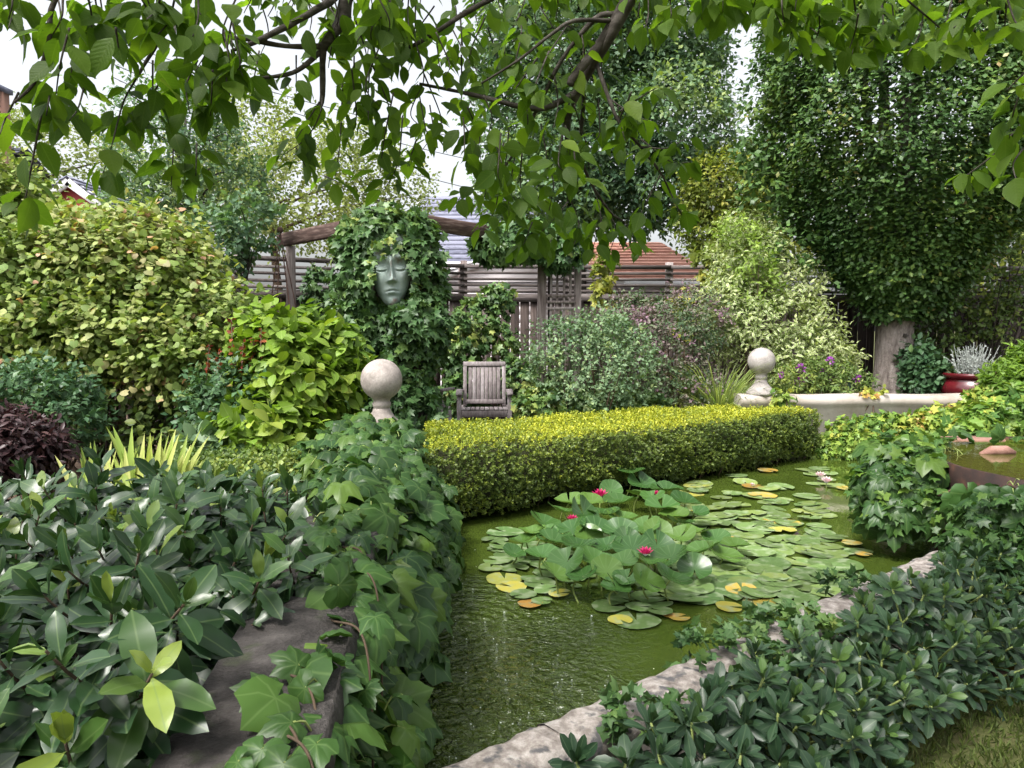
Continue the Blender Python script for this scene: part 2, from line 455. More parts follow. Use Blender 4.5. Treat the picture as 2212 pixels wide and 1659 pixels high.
def water_mat(name, deep, splashes=(), calm=0.05):
    m, nt, out = new_mat(name)
    L = nt.links.new
    geo = nd(nt, 'ShaderNodeNewGeometry')
    n1 = nd(nt, 'ShaderNodeTexNoise'); n1.inputs['Scale'].default_value = 5.0; n1.inputs['Detail'].default_value = 4
    mp = nd(nt, 'ShaderNodeMapping'); mp.inputs['Rotation'].default_value = (0, 0, R(-40)); mp.inputs['Scale'].default_value = (1.6, 0.8, 1)
    L(geo.outputs['Position'], mp.inputs[0]); L(mp.outputs[0], n1.inputs['Vector'])
    h = math_(nt, 'MULTIPLY', n1.outputs[0], calm)
    for (cx, cy, rad, amp) in splashes:
        d = nd(nt, 'ShaderNodeVectorMath', operation='DISTANCE')
        L(geo.outputs['Position'], d.inputs[0]); d.inputs[1].default_value = (cx, cy, 0.15)
        fall = nd(nt, 'ShaderNodeMapRange', interpolation_type='SMOOTHSTEP'); L(d.outputs['Value'], fall.inputs[0])
        fall.inputs[1].default_value = rad * 0.25; fall.inputs[2].default_value = rad; fall.inputs[3].default_value = 1; fall.inputs[4].default_value = 0
        n2 = nd(nt, 'ShaderNodeTexNoise'); n2.inputs['Scale'].default_value = 22; n2.inputs['Detail'].default_value = 3; n2.inputs['Distortion'].default_value = 1.2
        L(geo.outputs['Position'], n2.inputs['Vector'])
        n4 = nd(nt, 'ShaderNodeTexNoise'); n4.inputs['Scale'].default_value = 5; L(geo.outputs['Position'], n4.inputs['Vector'])
        ring = math_(nt, 'SINE', math_(nt, 'ADD', math_(nt, 'MULTIPLY', d.outputs['Value'], -85.0), math_(nt, 'MULTIPLY', n4.outputs[0], 9.0)))
        hh = math_(nt, 'ADD', math_(nt, 'MULTIPLY', n2.outputs[0], 1.7), math_(nt, 'MULTIPLY', ring, 0.16))
        h = math_(nt, 'ADD', h, math_(nt, 'MULTIPLY', math_(nt, 'MULTIPLY', hh, fall.outputs[0]), amp))
    n3 = nd(nt, 'ShaderNodeTexNoise'); n3.inputs['Scale'].default_value = 1.3; n3.inputs['Detail'].default_value = 5
    L(geo.outputs['Position'], n3.inputs['Vector'])
    c = ramp(nt, n3.outputs[0], [(0.3, tuple(0.75 * q for q in deep)), (0.7, tuple(1.25 * q for q in deep))])
    p = nd(nt, 'ShaderNodeBsdfPrincipled')
    L(c, p.inputs['Base Color']); p.inputs['Roughness'].default_value = 0.03
    p.inputs['IOR'].default_value = 1.40; p.inputs['Specular IOR Level'].default_value = 0.75
    bp = nd(nt, 'ShaderNodeBump'); bp.inputs['Strength'].default_value = 1.0; bp.inputs['Distance'].default_value = 0.05
    L(h, bp.inputs['Height']); L(bp.outputs[0], p.inputs['Normal'])
    L(p.outputs[0], out.inputs[0])
    return m

# ------------------------------------------------------------------ leaf templates (base at origin, length 1 along +Y, face +Z)
def tpl_blade(prof, curl=0.15, fold=0.25, twist=0.0, tip_drop=0.0, wave=0.0):
    """leaf with a midrib from (t, halfwidth) pairs; first and last are points"""
    V, uv, f3 = [], [], []
    mw = max(w for _, w in prof)
    def zz(t): return -curl * t * t - tip_drop * max(0, t - 0.7) ** 2
    for t, w in prof:
        z = zz(t)
        if w <= 1e-6:
            V.append((0, t, z)); uv.append((0.5, t))
        else:
            wz = wave * math.sin(t * 17)
            V += [(-w, t, z + fold * w + wz), (0, t, z), (w, t, z + fold * w - wz)]
            uv += [(0.5 - 0.5 * w / mw, t), (0.5, t), (0.5 + 0.5 * w / mw, t)]
    i = 0; rows = []
    for t, w in prof:
        if w <= 1e-6: rows.append((i,)); i += 1
        else: rows.append((i, i + 1, i + 2)); i += 3
    for a, b in zip(rows, rows[1:]):
        if len(a) == 1 and len(b) == 3:
            f3 += [(a[0], b[1], b[0]), (a[0], b[2], b[1])]
        elif len(a) == 3 and len(b) == 1:
            f3 += [(a[0], a[1], b[0]), (a[1], a[2], b[0])]
        else:
            f3 += [(a[0], a[1], b[1]), (a[0], b[1], b[0]), (a[1], a[2], b[2]), (a[1], b[2], b[1])]
    return np.array(V, float), np.array(f3, int), np.array(uv, float)

def tpl_lobed(pts, bend=0.25, ring=True, cup=0.0):
    """pts: (angle from +Y in degrees, radius) for the right half, mirrored; petiole at the origin"""
    half = [(math.radians(a), r) for a, r in pts]
    full = half + [(-a, r) for a, r in reversed(half) if abs(a) > 1e-6 and abs(abs(a) - math.pi) > 1e-6]
    c0 = np.array((0, 0.12))
    out = np.array([(math.sin(a) * r, math.cos(a) * r) for a, r in full]) + c0
    V = [(0, 0.12, 0)]
    n = len(out)
    f3 = []
    if ring:
        for q in out:
            m = c0 + (q - c0) * 0.5
            V.append((m[0], m[1], 0.05 * abs(math.sin(3 * math.atan2(m[0], m[1])))))
    for q in out:
        r = math.hypot(*(q - c0))
        V.append((q[0], q[1], -bend * r * r + cup * r + 0.05 * math.sin(5 * math.atan2(q[0], q[1]))))
    if ring:
        for j in range(n):
            k = (j + 1) % n
            f3 += [(0, 1 + k, 1 + j), (1 + j, 1 + k, 1 + n + k), (1 + j, 1 + n + k, 1 + n + j)]
    else:
        f3 = [(0, 1 + (j + 1) % n, 1 + j) for j in range(n)]
    V = np.array(V, float)
    uv = np.stack((0.5 + V[:, 0] * 0.5, V[:, 1]), 1)
    return V, np.array(f3, int), uv

T = {}
T['cherry'] = tpl_blade([(0, 0), (0.10, 0.15), (0.26, 0.26), (0.45, 0.30), (0.64, 0.24), (0.82, 0.12), (0.90, 0.05), (1, 0)], curl=0.22, fold=0.22, wave=0.012)
T['laurel'] = tpl_blade([(0, 0), (0.08, 0.025), (0.26, 0.13), (0.48, 0.19), (0.68, 0.20), (0.85, 0.14), (0.95, 0.06), (1, 0)], curl=0.22, fold=0.28, wave=0.012)
T['laurel2'] = tpl_blade([(0, 0), (0.08, 0.025), (0.28, 0.15), (0.50, 0.215), (0.70, 0.21), (0.87, 0.13), (1, 0)], curl=0.42, fold=0.12, wave=0.03)
T['laurel3'] = tpl_blade([(0, 0), (0.08, 0.025), (0.26, 0.11), (0.48, 0.165), (0.68, 0.17), (0.85, 0.115), (1, 0)], curl=-0.10, fold=0.42, wave=0.02)
T['rosette2'] = tpl_blade([(0, 0), (0.15, 0.045), (0.45, 0.13), (0.70, 0.165), (0.90, 0.10), (1, 0)], curl=0.05, fold=0.4)
T['rosette'] = tpl_blade([(0, 0), (0.15, 0.05), (0.45, 0.145), (0.70, 0.20), (0.90, 0.13), (1, 0)], curl=0.3, fold=0.25)
T['oval'] = tpl_blade([(0, 0), (0.22, 0.22), (0.50, 0.30), (0.78, 0.2), (1, 0)], curl=0.2, fold=0.25)
T['oval_s'] = tpl_blade([(0, 0), (0.45, 0.30), (1, 0)], curl=0.15, fold=0.3)
T['lance'] = tpl_blade([(0, 0), (0.25, 0.14), (0.55, 0.17), (1, 0)], curl=0.25, fold=0.3)
T['round'] = tpl_lobed([(0, 0.80), (35, 0.62), (80, 0.56), (130, 0.48), (180, 0.16)], bend=0.2, ring=False)
T['ivy'] = tpl_lobed([(0, 0.88), (27, 0.44), (55, 0.68), (85, 0.42), (118, 0.55), (160, 0.28), (180, 0.1)], bend=0.3, ring=False)
T['vine'] = tpl_lobed([(0, 0.90), (9, 0.74), (16, 0.72), (26, 0.55), (38, 0.66), (50, 0.80), (60, 0.66), (72, 0.62), (86, 0.50), (104, 0.60), (120, 0.56), (142, 0.50), (163, 0.40), (180, 0.1)], bend=0.45)
T['vine2'] = tpl_lobed([(0, 0.84), (14, 0.70), (24, 0.66), (40, 0.66), (54, 0.70), (70, 0.62), (92, 0.56), (118, 0.54), (145, 0.46), (165, 0.36), (180, 0.1)], bend=0.25)
T['vine3'] = tpl_lobed([(0, 0.95), (8, 0.72), (18, 0.60), (26, 0.50), (38, 0.60), (52, 0.84), (62, 0.62), (76, 0.52), (95, 0.56), (110, 0.60), (130, 0.48), (160, 0.36), (180, 0.1)], bend=0.75)
T['round2'] = tpl_lobed([(0, 0.84), (25, 0.58), (55, 0.50), (90, 0.50), (125, 0.46), (160, 0.32), (180, 0.1)], bend=0.55, ring=False)
T['beech'] = tpl_blade([(0, 0), (0.5, 0.34), (1, 0)], curl=0.25, fold=-0.15)
T['tiny'] = (np.array([(0, 0, 0), (0.34, 0.5, 0.08), (0, 1, -0.05), (-0.34, 0.5, 0.08)], float), np.array([(0, 1, 2), (0, 2, 3)], int), np.array([(0.5, 0), (1, 0.5), (0.5, 1), (0, 0.5)], float))
T['iris'] = tpl_blade([(0, 0.035), (0.25, 0.042), (0.5, 0.042), (0.75, 0.03), (0.92, 0.012), (1, 0)], curl=0.10, fold=0.5)
T['grass'] = tpl_blade([(0, 0.010), (0.3, 0.011), (0.6, 0.009), (0.85, 0.005), (1, 0)], curl=0.55, fold=0.3, tip_drop=1.5)
T['petal'] = tpl_blade([(0, 0), (0.3, 0.14), (0.62, 0.16), (1, 0)], curl=-0.25, fold=0.4)

def frames(d, n):
    y = norm(d)
    n = n - (n * y).sum(-1, keepdims=True) * y
    z = norm(n)
    x = np.cross(y, z)
    return np.stack((x, y, z), -1)             # columns x, y, z

class Leaves:
    """arrays of leaves of one template and one material"""
    def __init__(s, tpl, mat):
        s.tpl, s.mat = tpl, mat
        s.p, s.M, s.s, s.v = [], [], [], []
    def add(s, p, d, n, size, v, br=None):
        p = np.atleast_2d(p); k = len(p)
        d = np.broadcast_to(d, (k, 3)); n = np.broadcast_to(n, (k, 3))
        size = np.broadcast_to(size, (k,)); v = np.broadcast_to(v, (k,))
        br = np.broadcast_to(br if br is not None else rng.uniform(0.75, 1.2, k), (k,))
        s.p.append(p); s.M.append(frames(d, n + 1e-3)); s.s.append(size); s.v.append(np.stack((np.clip(v, 0, 1), br), 1))
        return s
    def pack(s):
        if isinstance(s.p, list):
            s.p = np.concatenate(s.p); s.M = np.concatenate(s.M); s.s = np.concatenate(s.s); s.v = np.concatenate(s.v)
        return s

PLANTS = []
TPL_MESH = {}

def plant(root, leaf_sets, parts=300, pname='leaf', mass='foliage'):
    """queue a plant: its leaves are built at the end, when it is known which of them show"""
    PLANTS.append((root, [l.pack() for l in leaf_sets], parts, pname, mass))

def leaf_mesh(tpl, mat, nm):
    k = (tpl, mat.name, nm)
    if k not in TPL_MESH:
        V, F, uv = T[tpl]
        me = mesh_np(nm, V, F3=F, uv=uv, smooth=True)
        me.materials.append(mat)
        TPL_MESH[k] = me
    return TPL_MESH[k]

def finish_plants():
    gw, gh, sc_ = 1106, 830, 0.5
    zb = np.full((gh, gw), 1e9)
    info = []
    for root, sets, parts, pn, ms in PLANTS:
        for l in sets:
            V = T[l.tpl][0]; cen = V.mean(0)
            c = l.p + (l.M @ cen) * l.s[:, None]
            x, y, f = project(c)
            xi = (x * sc_).astype(int); yi = (y * sc_).astype(int)
            px = l.s * FPX / np.maximum(f, 0.1) * sc_
            view = norm(c - EYE)
            face = np.abs((l.M[:, :, 2] * view).sum(1))
            ok = (f > 0.2) & (xi >= 0) & (xi < gw) & (yi >= 0) & (yi < gh)
            rad = np.clip((px * 0.22).astype(int), 0, 9)
            for r in range(0, 10):
                m = ok & (rad == r)
                if not m.any(): continue
                for dx in range(-r, r + 1):
                    for dy in range(-r, r + 1):
                        if dx * dx + dy * dy > r * r: continue
                        xx = np.clip(xi[m] + dx, 0, gw - 1); yy = np.clip(yi[m] + dy, 0, gh - 1)
                        np.minimum.at(zb, (yy, xx), f[m])
            info.append((xi, yi, f, ok, px, face))
    k = 0
    total = 0
    for root, sets, parts, pn, ms in PLANTS:
        base = np.array(root['_base'], float)
        cand = []
        for j, l in enumerate(sets):
            xi, yi, f, ok, px, face = info[k + j]
            vis = np.zeros(len(f), bool)
            vis[ok] = f[ok] <= zb[yi[ok], xi[ok]] + 0.02 + 0.15 * l.s[ok]
            sel = np.nonzero(vis & (px * face > 1.2))[0]
            cand += [(float(px[i] * (0.3 + 0.7 * face[i])), j, int(i)) for i in sel]
        k += len(sets)
        cand.sort(reverse=True)
        chosen = cand[:parts]
        taken = [np.zeros(len(l.p), bool) for l in sets]
        for _, j, i in chosen:
            l = sets[j]; taken[j][i] = True
            o = bpy.data.objects.new(pn, leaf_mesh(l.tpl, l.mat, pn))
            o.parent = root
            m = l.M[i] * l.s[i]
            q = l.p[i] - base
            o.matrix_local = Matrix(((m[0, 0], m[0, 1], m[0, 2], q[0]), (m[1, 0], m[1, 1], m[1, 2], q[1]), (m[2, 0], m[2, 1], m[2, 2], q[2]), (0, 0, 0, 1)))
            o.color = (float(l.v[i, 0]), float(l.v[i, 1]), 0, 1)
            col.objects.link(o)
        # the rest of the crown in one mesh
        VV, FF, UU, CC, MI, mats = [], [], [], [], [], []
        n = 0
        for l, t in zip(sets, taken):
            r = ~t
            if not r.any(): continue
            V, F, uv = T[l.tpl]
            cnt = int(r.sum())
            P = np.einsum('mij,vj->mvi', l.M[r] * l.s[r][:, None, None], V) + l.p[r][:, None, :]
            VV.append(P.reshape(-1, 3))
            FF.append((F[None] + (np.arange(cnt) * len(V))[:, None, None]).reshape(-1, 3) + n)
            UU.append(np.tile(uv, (cnt, 1)))
            cc = np.zeros((cnt, len(V), 4)); cc[:, :, 0] = l.v[r][:, 0:1]; cc[:, :, 1] = l.v[r][:, 1:2]; cc[..., 3] = 1
            CC.append(cc.reshape(-1, 4))
            if l.mat not in mats: mats.append(l.mat)
            MI.append(np.full(cnt * len(F), mats.index(l.mat), np.int32))
            n += cnt * len(V)
        if n:
            me = mesh_np(ms, np.concatenate(VV) - base, F3=np.concatenate(FF), uv=np.concatenate(UU), var=np.concatenate(CC), smooth=True)
            for m in mats: me.materials.append(m)
            me.polygons.foreach_set('material_index', np.concatenate(MI))
            o = bpy.data.objects.new(ms, me)
            o.color = (0, 0, 0, 1)
            o.parent = root
            o['kind'] = 'stuff'
            col.objects.link(o)
            total += len(me.polygons)
    print('FOLIAGE TRIANGLES', total)

def ell(cx, cy, rx, ry, Y, rd):
    c = W(cx, cy, Y)
    return c, np.array((rx * Y / FPX, rd, ry * Y / FPX))

def scatter(ells, n, lo=0.78, hi=1.05, back=0.35, lump=0.16, freq=2.2, zmin=None, seed=0.0):
    """points and outward normals over the joint surface of ellipsoids, uneven, fewer at the far side"""
    area = np.array([(r[0] * r[1] * r[2]) ** (2 / 3) for _, r in ells])
    idx = rng.choice(len(ells), n * 3, p=area / area.sum())
    C = np.array([e[0] for e in ells])[idx]; Rr = np.array([e[1] for e in ells])[idx]
    d = norm(rng.normal(size=(n * 3, 3)))
    rad = rng.uniform(lo, hi, n * 3) ** 0.7
    p0 = C + d * Rr
    rad = rad * (1 + lump * wav(p0, freq, seed))
    p = C + d * Rr * rad[:, None]
    nn = norm(d / Rr)
    keep = np.ones(len(p), bool)
    toc = ((EYE - p) * nn).sum(1) < 0
    keep &= ~(toc & (rng.random(len(p)) > back))
    for c, r in ells:
        q = np.linalg.norm((p - c) / r, axis=1)
        keep &= ~((q < 0.72) & (rng.random(len(p)) < 0.8))
    if zmin is not None: keep &= p[:, 2] > zmin
    i = np.nonzero(keep)[0][:n]
    return p[i], nn[i]

UP = np.array((0.0, 0.0, 1.0))

def sprays(L, p, nn, k=5, length=0.15, size=0.06, up=0.35, out=0.6, jit=0.5, droop=0.2, tilt=0.6, vfun=None, spread=0.8, svar=0.25, face=0.5):
    """leafy twigs: k leaves along each, golden-angle arranged"""
    m = len(p)
    td = norm(nn * out + UP * up + rng.normal(size=(m, 3)) * jit)
    ref = norm(np.cross(td, rng.normal(size=(m, 3))))
    ref2 = np.cross(td, ref)
    ph = rng.uniform(0, 6.28, m)
    vb = vfun(p) if vfun else rng.random(m)
    tl = length * rng.uniform(0.6, 1.3, m)
    for j in range(k):
        t = (j + 0.5) / k
        a = ph + j * 2.4
        side = ref * np.cos(a)[:, None] + ref2 * np.sin(a)[:, None]
        pos = p + td * (tl * t)[:, None]
        d = norm(td * (0.45 + 0.5 * t) + side * spread - UP * droop + rng.normal(size=(m, 3)) * 0.15)
        n = norm(UP * tilt + nn * face + rng.normal(size=(m, 3)) * 0.35)
        L.add(pos, d, n, size * rng.uniform(1 - svar, 1 + svar, m), vb + rng.normal(size=m) * 0.10)
    return td

def curve_pts(pts, n=24):
    """smooth polyline (Catmull-Rom) through the points"""
    P = np.asarray(pts, float)
    if len(P) < 3:
        t = np.linspace(0, 1, n)[:, None]
        return P[0] * (1 - t) + P[-1] * t
    Q = np.concatenate((2 * P[:1] - P[1:2], P, 2 * P[-1:] - P[-2:-1]))
    res = []
    per = max(2, n // (len(P) - 1))
    for i in range(len(P) - 1):
        a, b, c, d = Q[i:i + 4]
        for t in np.linspace(0, 1, per, endpoint=False):
            res.append(0.5 * (2 * b + (c - a) * t + (2 * a - 5 * b + 4 * c - d) * t * t + (3 * b - a - 3 * c + d) * t ** 3))
    res.append(P[-1])
    return np.array(res)

def stems(root, base, tips, r0=0.02, r1=0.004, mat=TWIG, name='stem', k=5, spread=0.15, each=False):
    """woody stems from near the base to the given tips"""
    mb = MB()
    for tpt in tips:
        b = np.asarray(base, float) + np.array((rng.uniform(-spread, spread), rng.uniform(-spread, spread), 0))
        mid = b * 0.45 + np.asarray(tpt) * 0.55 + rng.normal(size=3) * 0.06
        mid[2] = b[2] + (tpt[2] - b[2]) * 0.5
        P = curve_pts([b, mid, tpt], 10)
        mb.tube(P, np.linspace(r0, r1, len(P)), k)
        if each:
            mb.build(name, mat, root, smooth=True); mb = MB()
    if not each:
        mb.build(name, mat, root, smooth=True, kind='stuff')

# ------------------------------------------------------------------ the setting
g = MB()
g.grid([[(x, y, 0.0) for y in (-300, 0, 2, 5, 8.4, 300)] for x in (-300, -5, 0, 5, 300)])
struct(g.build('ground', GROUND))

E2 = norm((0.768, 0.641, 0.0)); N2 = np.array((E2[1], -E2[0], 0.0))     # along the near pond edge, and outward from it
K0 = np.array((-0.06, 2.22, 0.0))                                        # inner corner of the coping in the picture's lower edge
def CP(s, o, z): return K0 + E2 * s + N2 * o + np.array((0, 0, z))

WATER_Z = 0.15
POND = water_mat('pond_water', (0.042, 0.064, 0.010), [(-0.30, 3.45, 1.05, 0.7), (-0.20, 2.50, 1.0, 0.8), (0.05, 1.9, 0.6, 0.5)], calm=0.028)
w = MB()
poly = [(-1.0, 5.9), (0.1, 6.6), (3.0, 8.75), (6.8, 8.55), tuple(CP(7.0, 0.05, 0)[:2]), tuple(CP(-0.95, 0.05, 0)[:2])]
cx = np.mean([p[0] for p in poly]); cy = np.mean([p[1] for p in poly])
w.add([(cx, cy, WATER_Z)] + [(x, y, WATER_Z) for x, y in poly], f3=[(0, 1 + (i + 1) % len(poly), 1 + i) for i in range(len(poly))])
struct(w.build('water', POND))

# raised soil behind the pond
b = MB()
b.grid([[(x, f + (30 - f) * s, 0.20 + 0.015 * math.sin(3 * x + f + s)) for s in (0, 0.05, 0.12, 0.25, 0.5, 1)] for x, f in ((-20, 6.0), (-6, 6.0), (-3, 6.0), (-0.95, 6.1), (0.3, 7.2), (1.4, 8.0), (2.4, 8.7))])
struct(b.build('garden_bed', SOIL))
b = MB()
bedv = [(-0.95, 6.0, 0.19), (-0.55, 5.85, 0.19), (2.75, 8.42, 0.19), (2.5, 9.0, 0.19), (0.3, 7.3, 0.19), (-0.95, 6.6, 0.19)]
b.add(bedv + [(x, y, -0.1) for x, y, z in bedv], f4=[(i, (i + 1) % 6, 6 + (i + 1) % 6, 6 + i) for i in range(6)])
b.add(bedv, f4=[(0, 1, 4, 5), (1, 2, 3, 4)])
struct(b.build('hedge_bank', SOIL))
b = MB()
b.grid([[(x, y, 0.62 + 0.02 * math.sin(2 * x)) for y in (8.7, 9.5, 10.5, 11.4, 16)] for x in (2.4, 4, 6, 9, 20)])
b.grid([[(2.4, y, z) for y in (8.7, 16)] for z in (0.1, 0.62)])
struct(b.build('planting_bed', SOIL))
b = MB()
b.grid([[(x, y, 0.05 + 0.02 * math.sin(4 * x + 3 * y)) for y in (0.2, 1.5, 3, 4.5, 6.05)] for x in (-9, -4, -2, -0.7)])
struct(b.build('shrub_bed', SOIL))

# far retaining wall
t = thing('retaining_wall', 'cream stucco retaining wall at the far end of the pond', 'wall', (4.6, 8.62, 0))
G = []
mb = MB()
xs = np.linspace(2.52, 7.4, 30)
prof = [(0.0, -0.1), (0.0, 0.68), (-0.025, 0.70), (-0.03, 0.74), (-0.015, 0.79), (0.03, 0.80), (0.24, 0.80), (0.28, 0.78), (0.28, 0.0)]
mb.grid([[(x, 8.5 + a + 0.006 * math.sin(9 * x), z + 0.006 * math.sin(5 * x + 3 * a)) for a, z in prof] for x in xs])
mb.add([(2.52, 8.5 + a, z) for a, z in prof], f3=[(0, i + 1, i) for i in range(1, 8)])
mb.build('wall_face', STUCCO, t, smooth=False)

# left pond wall with dark slabs on top
def LW(Y, o=0.0): return np.array((-0.50 - (Y - 1.5) * 0.11 + o, Y, 0.0))
t = thing('pond_wall', 'low dark stone wall under the trailing vine at left', 'wall', LW(3.0))
mb = MB()
mb.add([LW(0.3, -0.10), LW(0.3, 0.10), LW(5.9, 0.10), LW(5.9, -0.10)] + [LW(y, o) + (0, 0, 0.72) for y, o in ((0.3, -0.10), (0.3, 0.10), (5.9, 0.10), (5.9, -0.10))],
       f4=[(0, 1, 5, 4), (1, 2, 6, 5), (2, 3, 7, 6), (3, 0, 4, 7), (4, 5, 6, 7)])
mb.build('wall_core', SLAB, t)
y0 = 0.35
while y0 < 5.7:
    ln = random.uniform(0.75, 1.05); y1 = min(y0 + ln, 5.85)
    mb = MB(); mb.bar(LW(y0) + (0, 0, 0.76), LW(y1 - 0.012) + (0, 0, 0.76), 0.30, 0.075, bev=0.012, rough=0.006)
    mb.build('slab', SLAB, t); y0 = y1

# near coping of the pond, in separate stones
t = thing('pond_coping', 'pale lichen-spotted stone edge along the near side of the pond', 'edging', CP(2, 0.1, 0))
mb = MB()
q = [CP(-1.4, 0.02, -0.05), CP(7, 0.02, -0.05), CP(7, 0.155, -0.05), CP(-1.4, 0.155, -0.05)]
mb.add(q + [v + (0, 0, 0.30) for v in q], f4=[(0, 1, 5, 4), (1, 2, 6, 5), (2, 3, 7, 6), (3, 0, 4, 7), (4, 5, 6, 7)])
mb.build('base_course', COPE, t)
s0 = -1.3
while s0 < 6.8:
    ln = random.uniform(0.7, 1.0)
    n_, m_ = 26, 6
    mb = MB()
    sec = [(0.0, 0.10), (-0.005, 0.285), (0.012, 0.312), (0.04, 0.325), (0.12, 0.327), (0.165, 0.318), (0.185, 0.29), (0.185, 0.225), (0.165, 0.215)]
    mb.grid([[CP(s0 + ln * 0.995 * i / n_, o + 0.002 * math.sin(7 * (s0 + i / n_) + 9 * z) + random.uniform(-0.004, 0.004), z + 0.005 * math.sin(11 * (s0 + i * 0.1) + 8 * o) + random.uniform(-0.0035, 0.0025)) for o, z in sec] for i in range(n_ + 1)])
    mb.add([CP(s0, o, z) for o, z in sec], f3=[(0, i, i + 1) for i in range(1, 8)])
    mb.add([CP(s0 + ln * 0.995, o, z) for o, z in sec], f3=[(0, i + 1, i) for i in range(1, 8)])
    mb.build('coping_stone', COPE, t, smooth=False); s0 += ln

# ------------------------------------------------------------------ fence
t = thing('fence', 'weathered dark board fence with an open slatted top behind the shrubs', 'fence', (-0.68, 11.0, 0.2))
FZ0, FZ1 = 0.2, 2.0
def fence_run(a, b, zb, posts):
    a = np.asarray(a, float); b = np.asarray(b, float)
    d = norm(b - a); L = np.linalg.norm(b - a); side = np.array((d[1], -d[0], 0))
    if side[1] > 0: side = -side                                         # towards the camera
    s = 0.0
    while s < L - 0.05:
        wd = random.uniform(0.11, 0.15)
        p = a + d * (s + wd / 2) + side * random.uniform(-0.006, 0.006)
        tilt = random.uniform(-0.008, 0.008)
        top = FZ1 - 0.02 + random.uniform(-0.015, 0.01)
        mb = MB(); mb.bar(p + (0, 0, zb), p + d * tilt + np.array((0, 0, top)), wd - random.uniform(0.006, 0.02), 0.02, up=side, rough=0.002)
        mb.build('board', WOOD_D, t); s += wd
    off = side * 0.035
    def rail(z, h, th, o=0.0, mat=WOOD_H, nm='rail'):
        for p0, p1 in zip(posts, posts[1:]):
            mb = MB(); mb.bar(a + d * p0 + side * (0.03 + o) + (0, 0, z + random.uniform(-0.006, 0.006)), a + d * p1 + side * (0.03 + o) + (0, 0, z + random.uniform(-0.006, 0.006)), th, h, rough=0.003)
            mb.build(nm, mat, t)
    rail(1.965, 0.11, 0.024, 0.002)
    rail(2.055, 0.035, 0.08, -0.02)
    for z in (2.14, 2.225, 2.31):
        rail(z, 0.036, 0.026, random.uniform(-0.004, 0.004))
    rail(2.405, 0.05, 0.09, -0.01)
    for p0 in posts:
        mb = MB(); c = a + d * p0 + side * -0.045; mb.bar(c + (0, 0, zb), c + (0, 0, 2.47 + random.uniform(-0.02, 0.02)), 0.095, 0.095, up=side, bev=0.006)
        mb.build('post', WOOD, t)
A_ = np.array((-6.1, 8.3, 0)); B_ = np.array((-0.68, 11.0, 0)); C_ = np.array((9.6, 11.5, 0))
L1 = np.linalg.norm(B_ - A_); L2 = np.linalg.norm(C_ - B_)
fence_run(A_, B_, 0.2, np.linspace(0, L1, 5))
fence_run(B_, C_, 0.2, np.linspace(0, L2, 8))

# ------------------------------------------------------------------ pergola and arbor
PG = np.array((-1.20, 7.55, 0.2))
t = thing('pergola', 'rough wooden pergola frame with a round grey post, half under ivy', 'pergola', PG)
mb = MB(); P = curve_pts([(-2.55, 9.0, 0.15), (-2.56, 9.0, 1.3), (-2.55, 9.0, 2.48)], 10); mb.tube(P, np.linspace(0.062, 0.055, len(P)), 12); mb.build('post', WOOD, t, smooth=True)
mb = MB(); mb.tube([PG + (0, 0.15, 0), PG + (0, 0.15, 2.3)], 0.06, 10); mb.build('post', WOOD, t, smooth=True)
mb = MB(); mb.bar((-2.72, 9.12, 2.555), (-1.18, 7.62, 2.60), 0.07, 0.145, bev=0.008, rough=0.004); mb.build('beam', BEAMW, t)
mb = MB(); mb.bar((-1.12, 7.55, 2.60), (-0.22, 8.35, 2.55), 0.07, 0.145, bev=0.008, rough=0.004); mb.build('beam', BEAMW, t)
mb = MB(); mb.bar((-0.26, 8.42, 2.44), (0.86, 8.75, 2.44), 0.07, 0.12, bev=0.008, rough=0.004); mb.build('beam', WOOD_H, t)

t = thing('trellis', 'grey wooden trellis of two posts and thin slats beside the pale rose bush', 'trellis', (0.55, 8.7, 0.2))
for x, w_ in ((0.335, 0.10), (0.735, 0.075)):
    mb = MB(); mb.bar((x, 8.7, 0.15), (x, 8.7, 2.42), w_, 0.075, up=(0, 1, 0), bev=0.005, rough=0.003); mb.build('post', WOOD, t)
mb = MB(); mb.bar((0.43, 8.78, 0.2), (0.43, 8.78, 2.4), 0.05, 0.05, up=(0, 1, 0)); mb.build('post', WOOD_D, t)
for x, z1 in ((0.43, 2.3), (0.50, 2.35), (0.575, 2.35), (0.645, 2.35)):
    mb = MB(); mb.bar((x, 8.665, 1.0), (x + 0.006, 8.665, z1), 0.026, 0.015, up=(0, 1, 0)); mb.build('slat', WOOD, t)
for z in (1.90, 1.83, 1.76, 1.40):
    mb = MB(); mb.bar((0.385, 8.65, z), (0.70, 8.65, z), 0.016, 0.03); mb.build('slat', WOOD, t)

# garden obelisk of thin iron rods
t = thing('iron_obelisk', 'rusty iron rod obelisk with a small ball on top beside the round post', 'obelisk', (-2.62, 8.8, 0.2))
top = W(605, 497, 8.8)
for a in np.arange(6) * math.pi / 3 + 0.3:
    base = np.array((top[0] + 0.27 * math.cos(a) + 0.05, 8.8 + 0.27 * math.sin(a), 0.2))
    mid = base * 0.45 + top * 0.55 + np.array((0.045 * math.cos(a), 0.045 * math.sin(a), 0))
    P = curve_pts([base, mid, top - (0, 0, 0.02)], 12); mb = MB(); mb.tube(P, 0.0065, 5); mb.build('rod', RUSTB, t, smooth=True)
for z, r in ((0.8, 0.235), (1.5, 0.155)):
    ang = np.linspace(0, 2 * math.pi, 25); mb = MB()
    mb.tube([(top[0] + 0.03 + r * math.cos(q), 8.8 + r * math.sin(q), z) for q in ang], 0.005, 5, cap=False); mb.build('hoop', RUSTB, t, smooth=True)
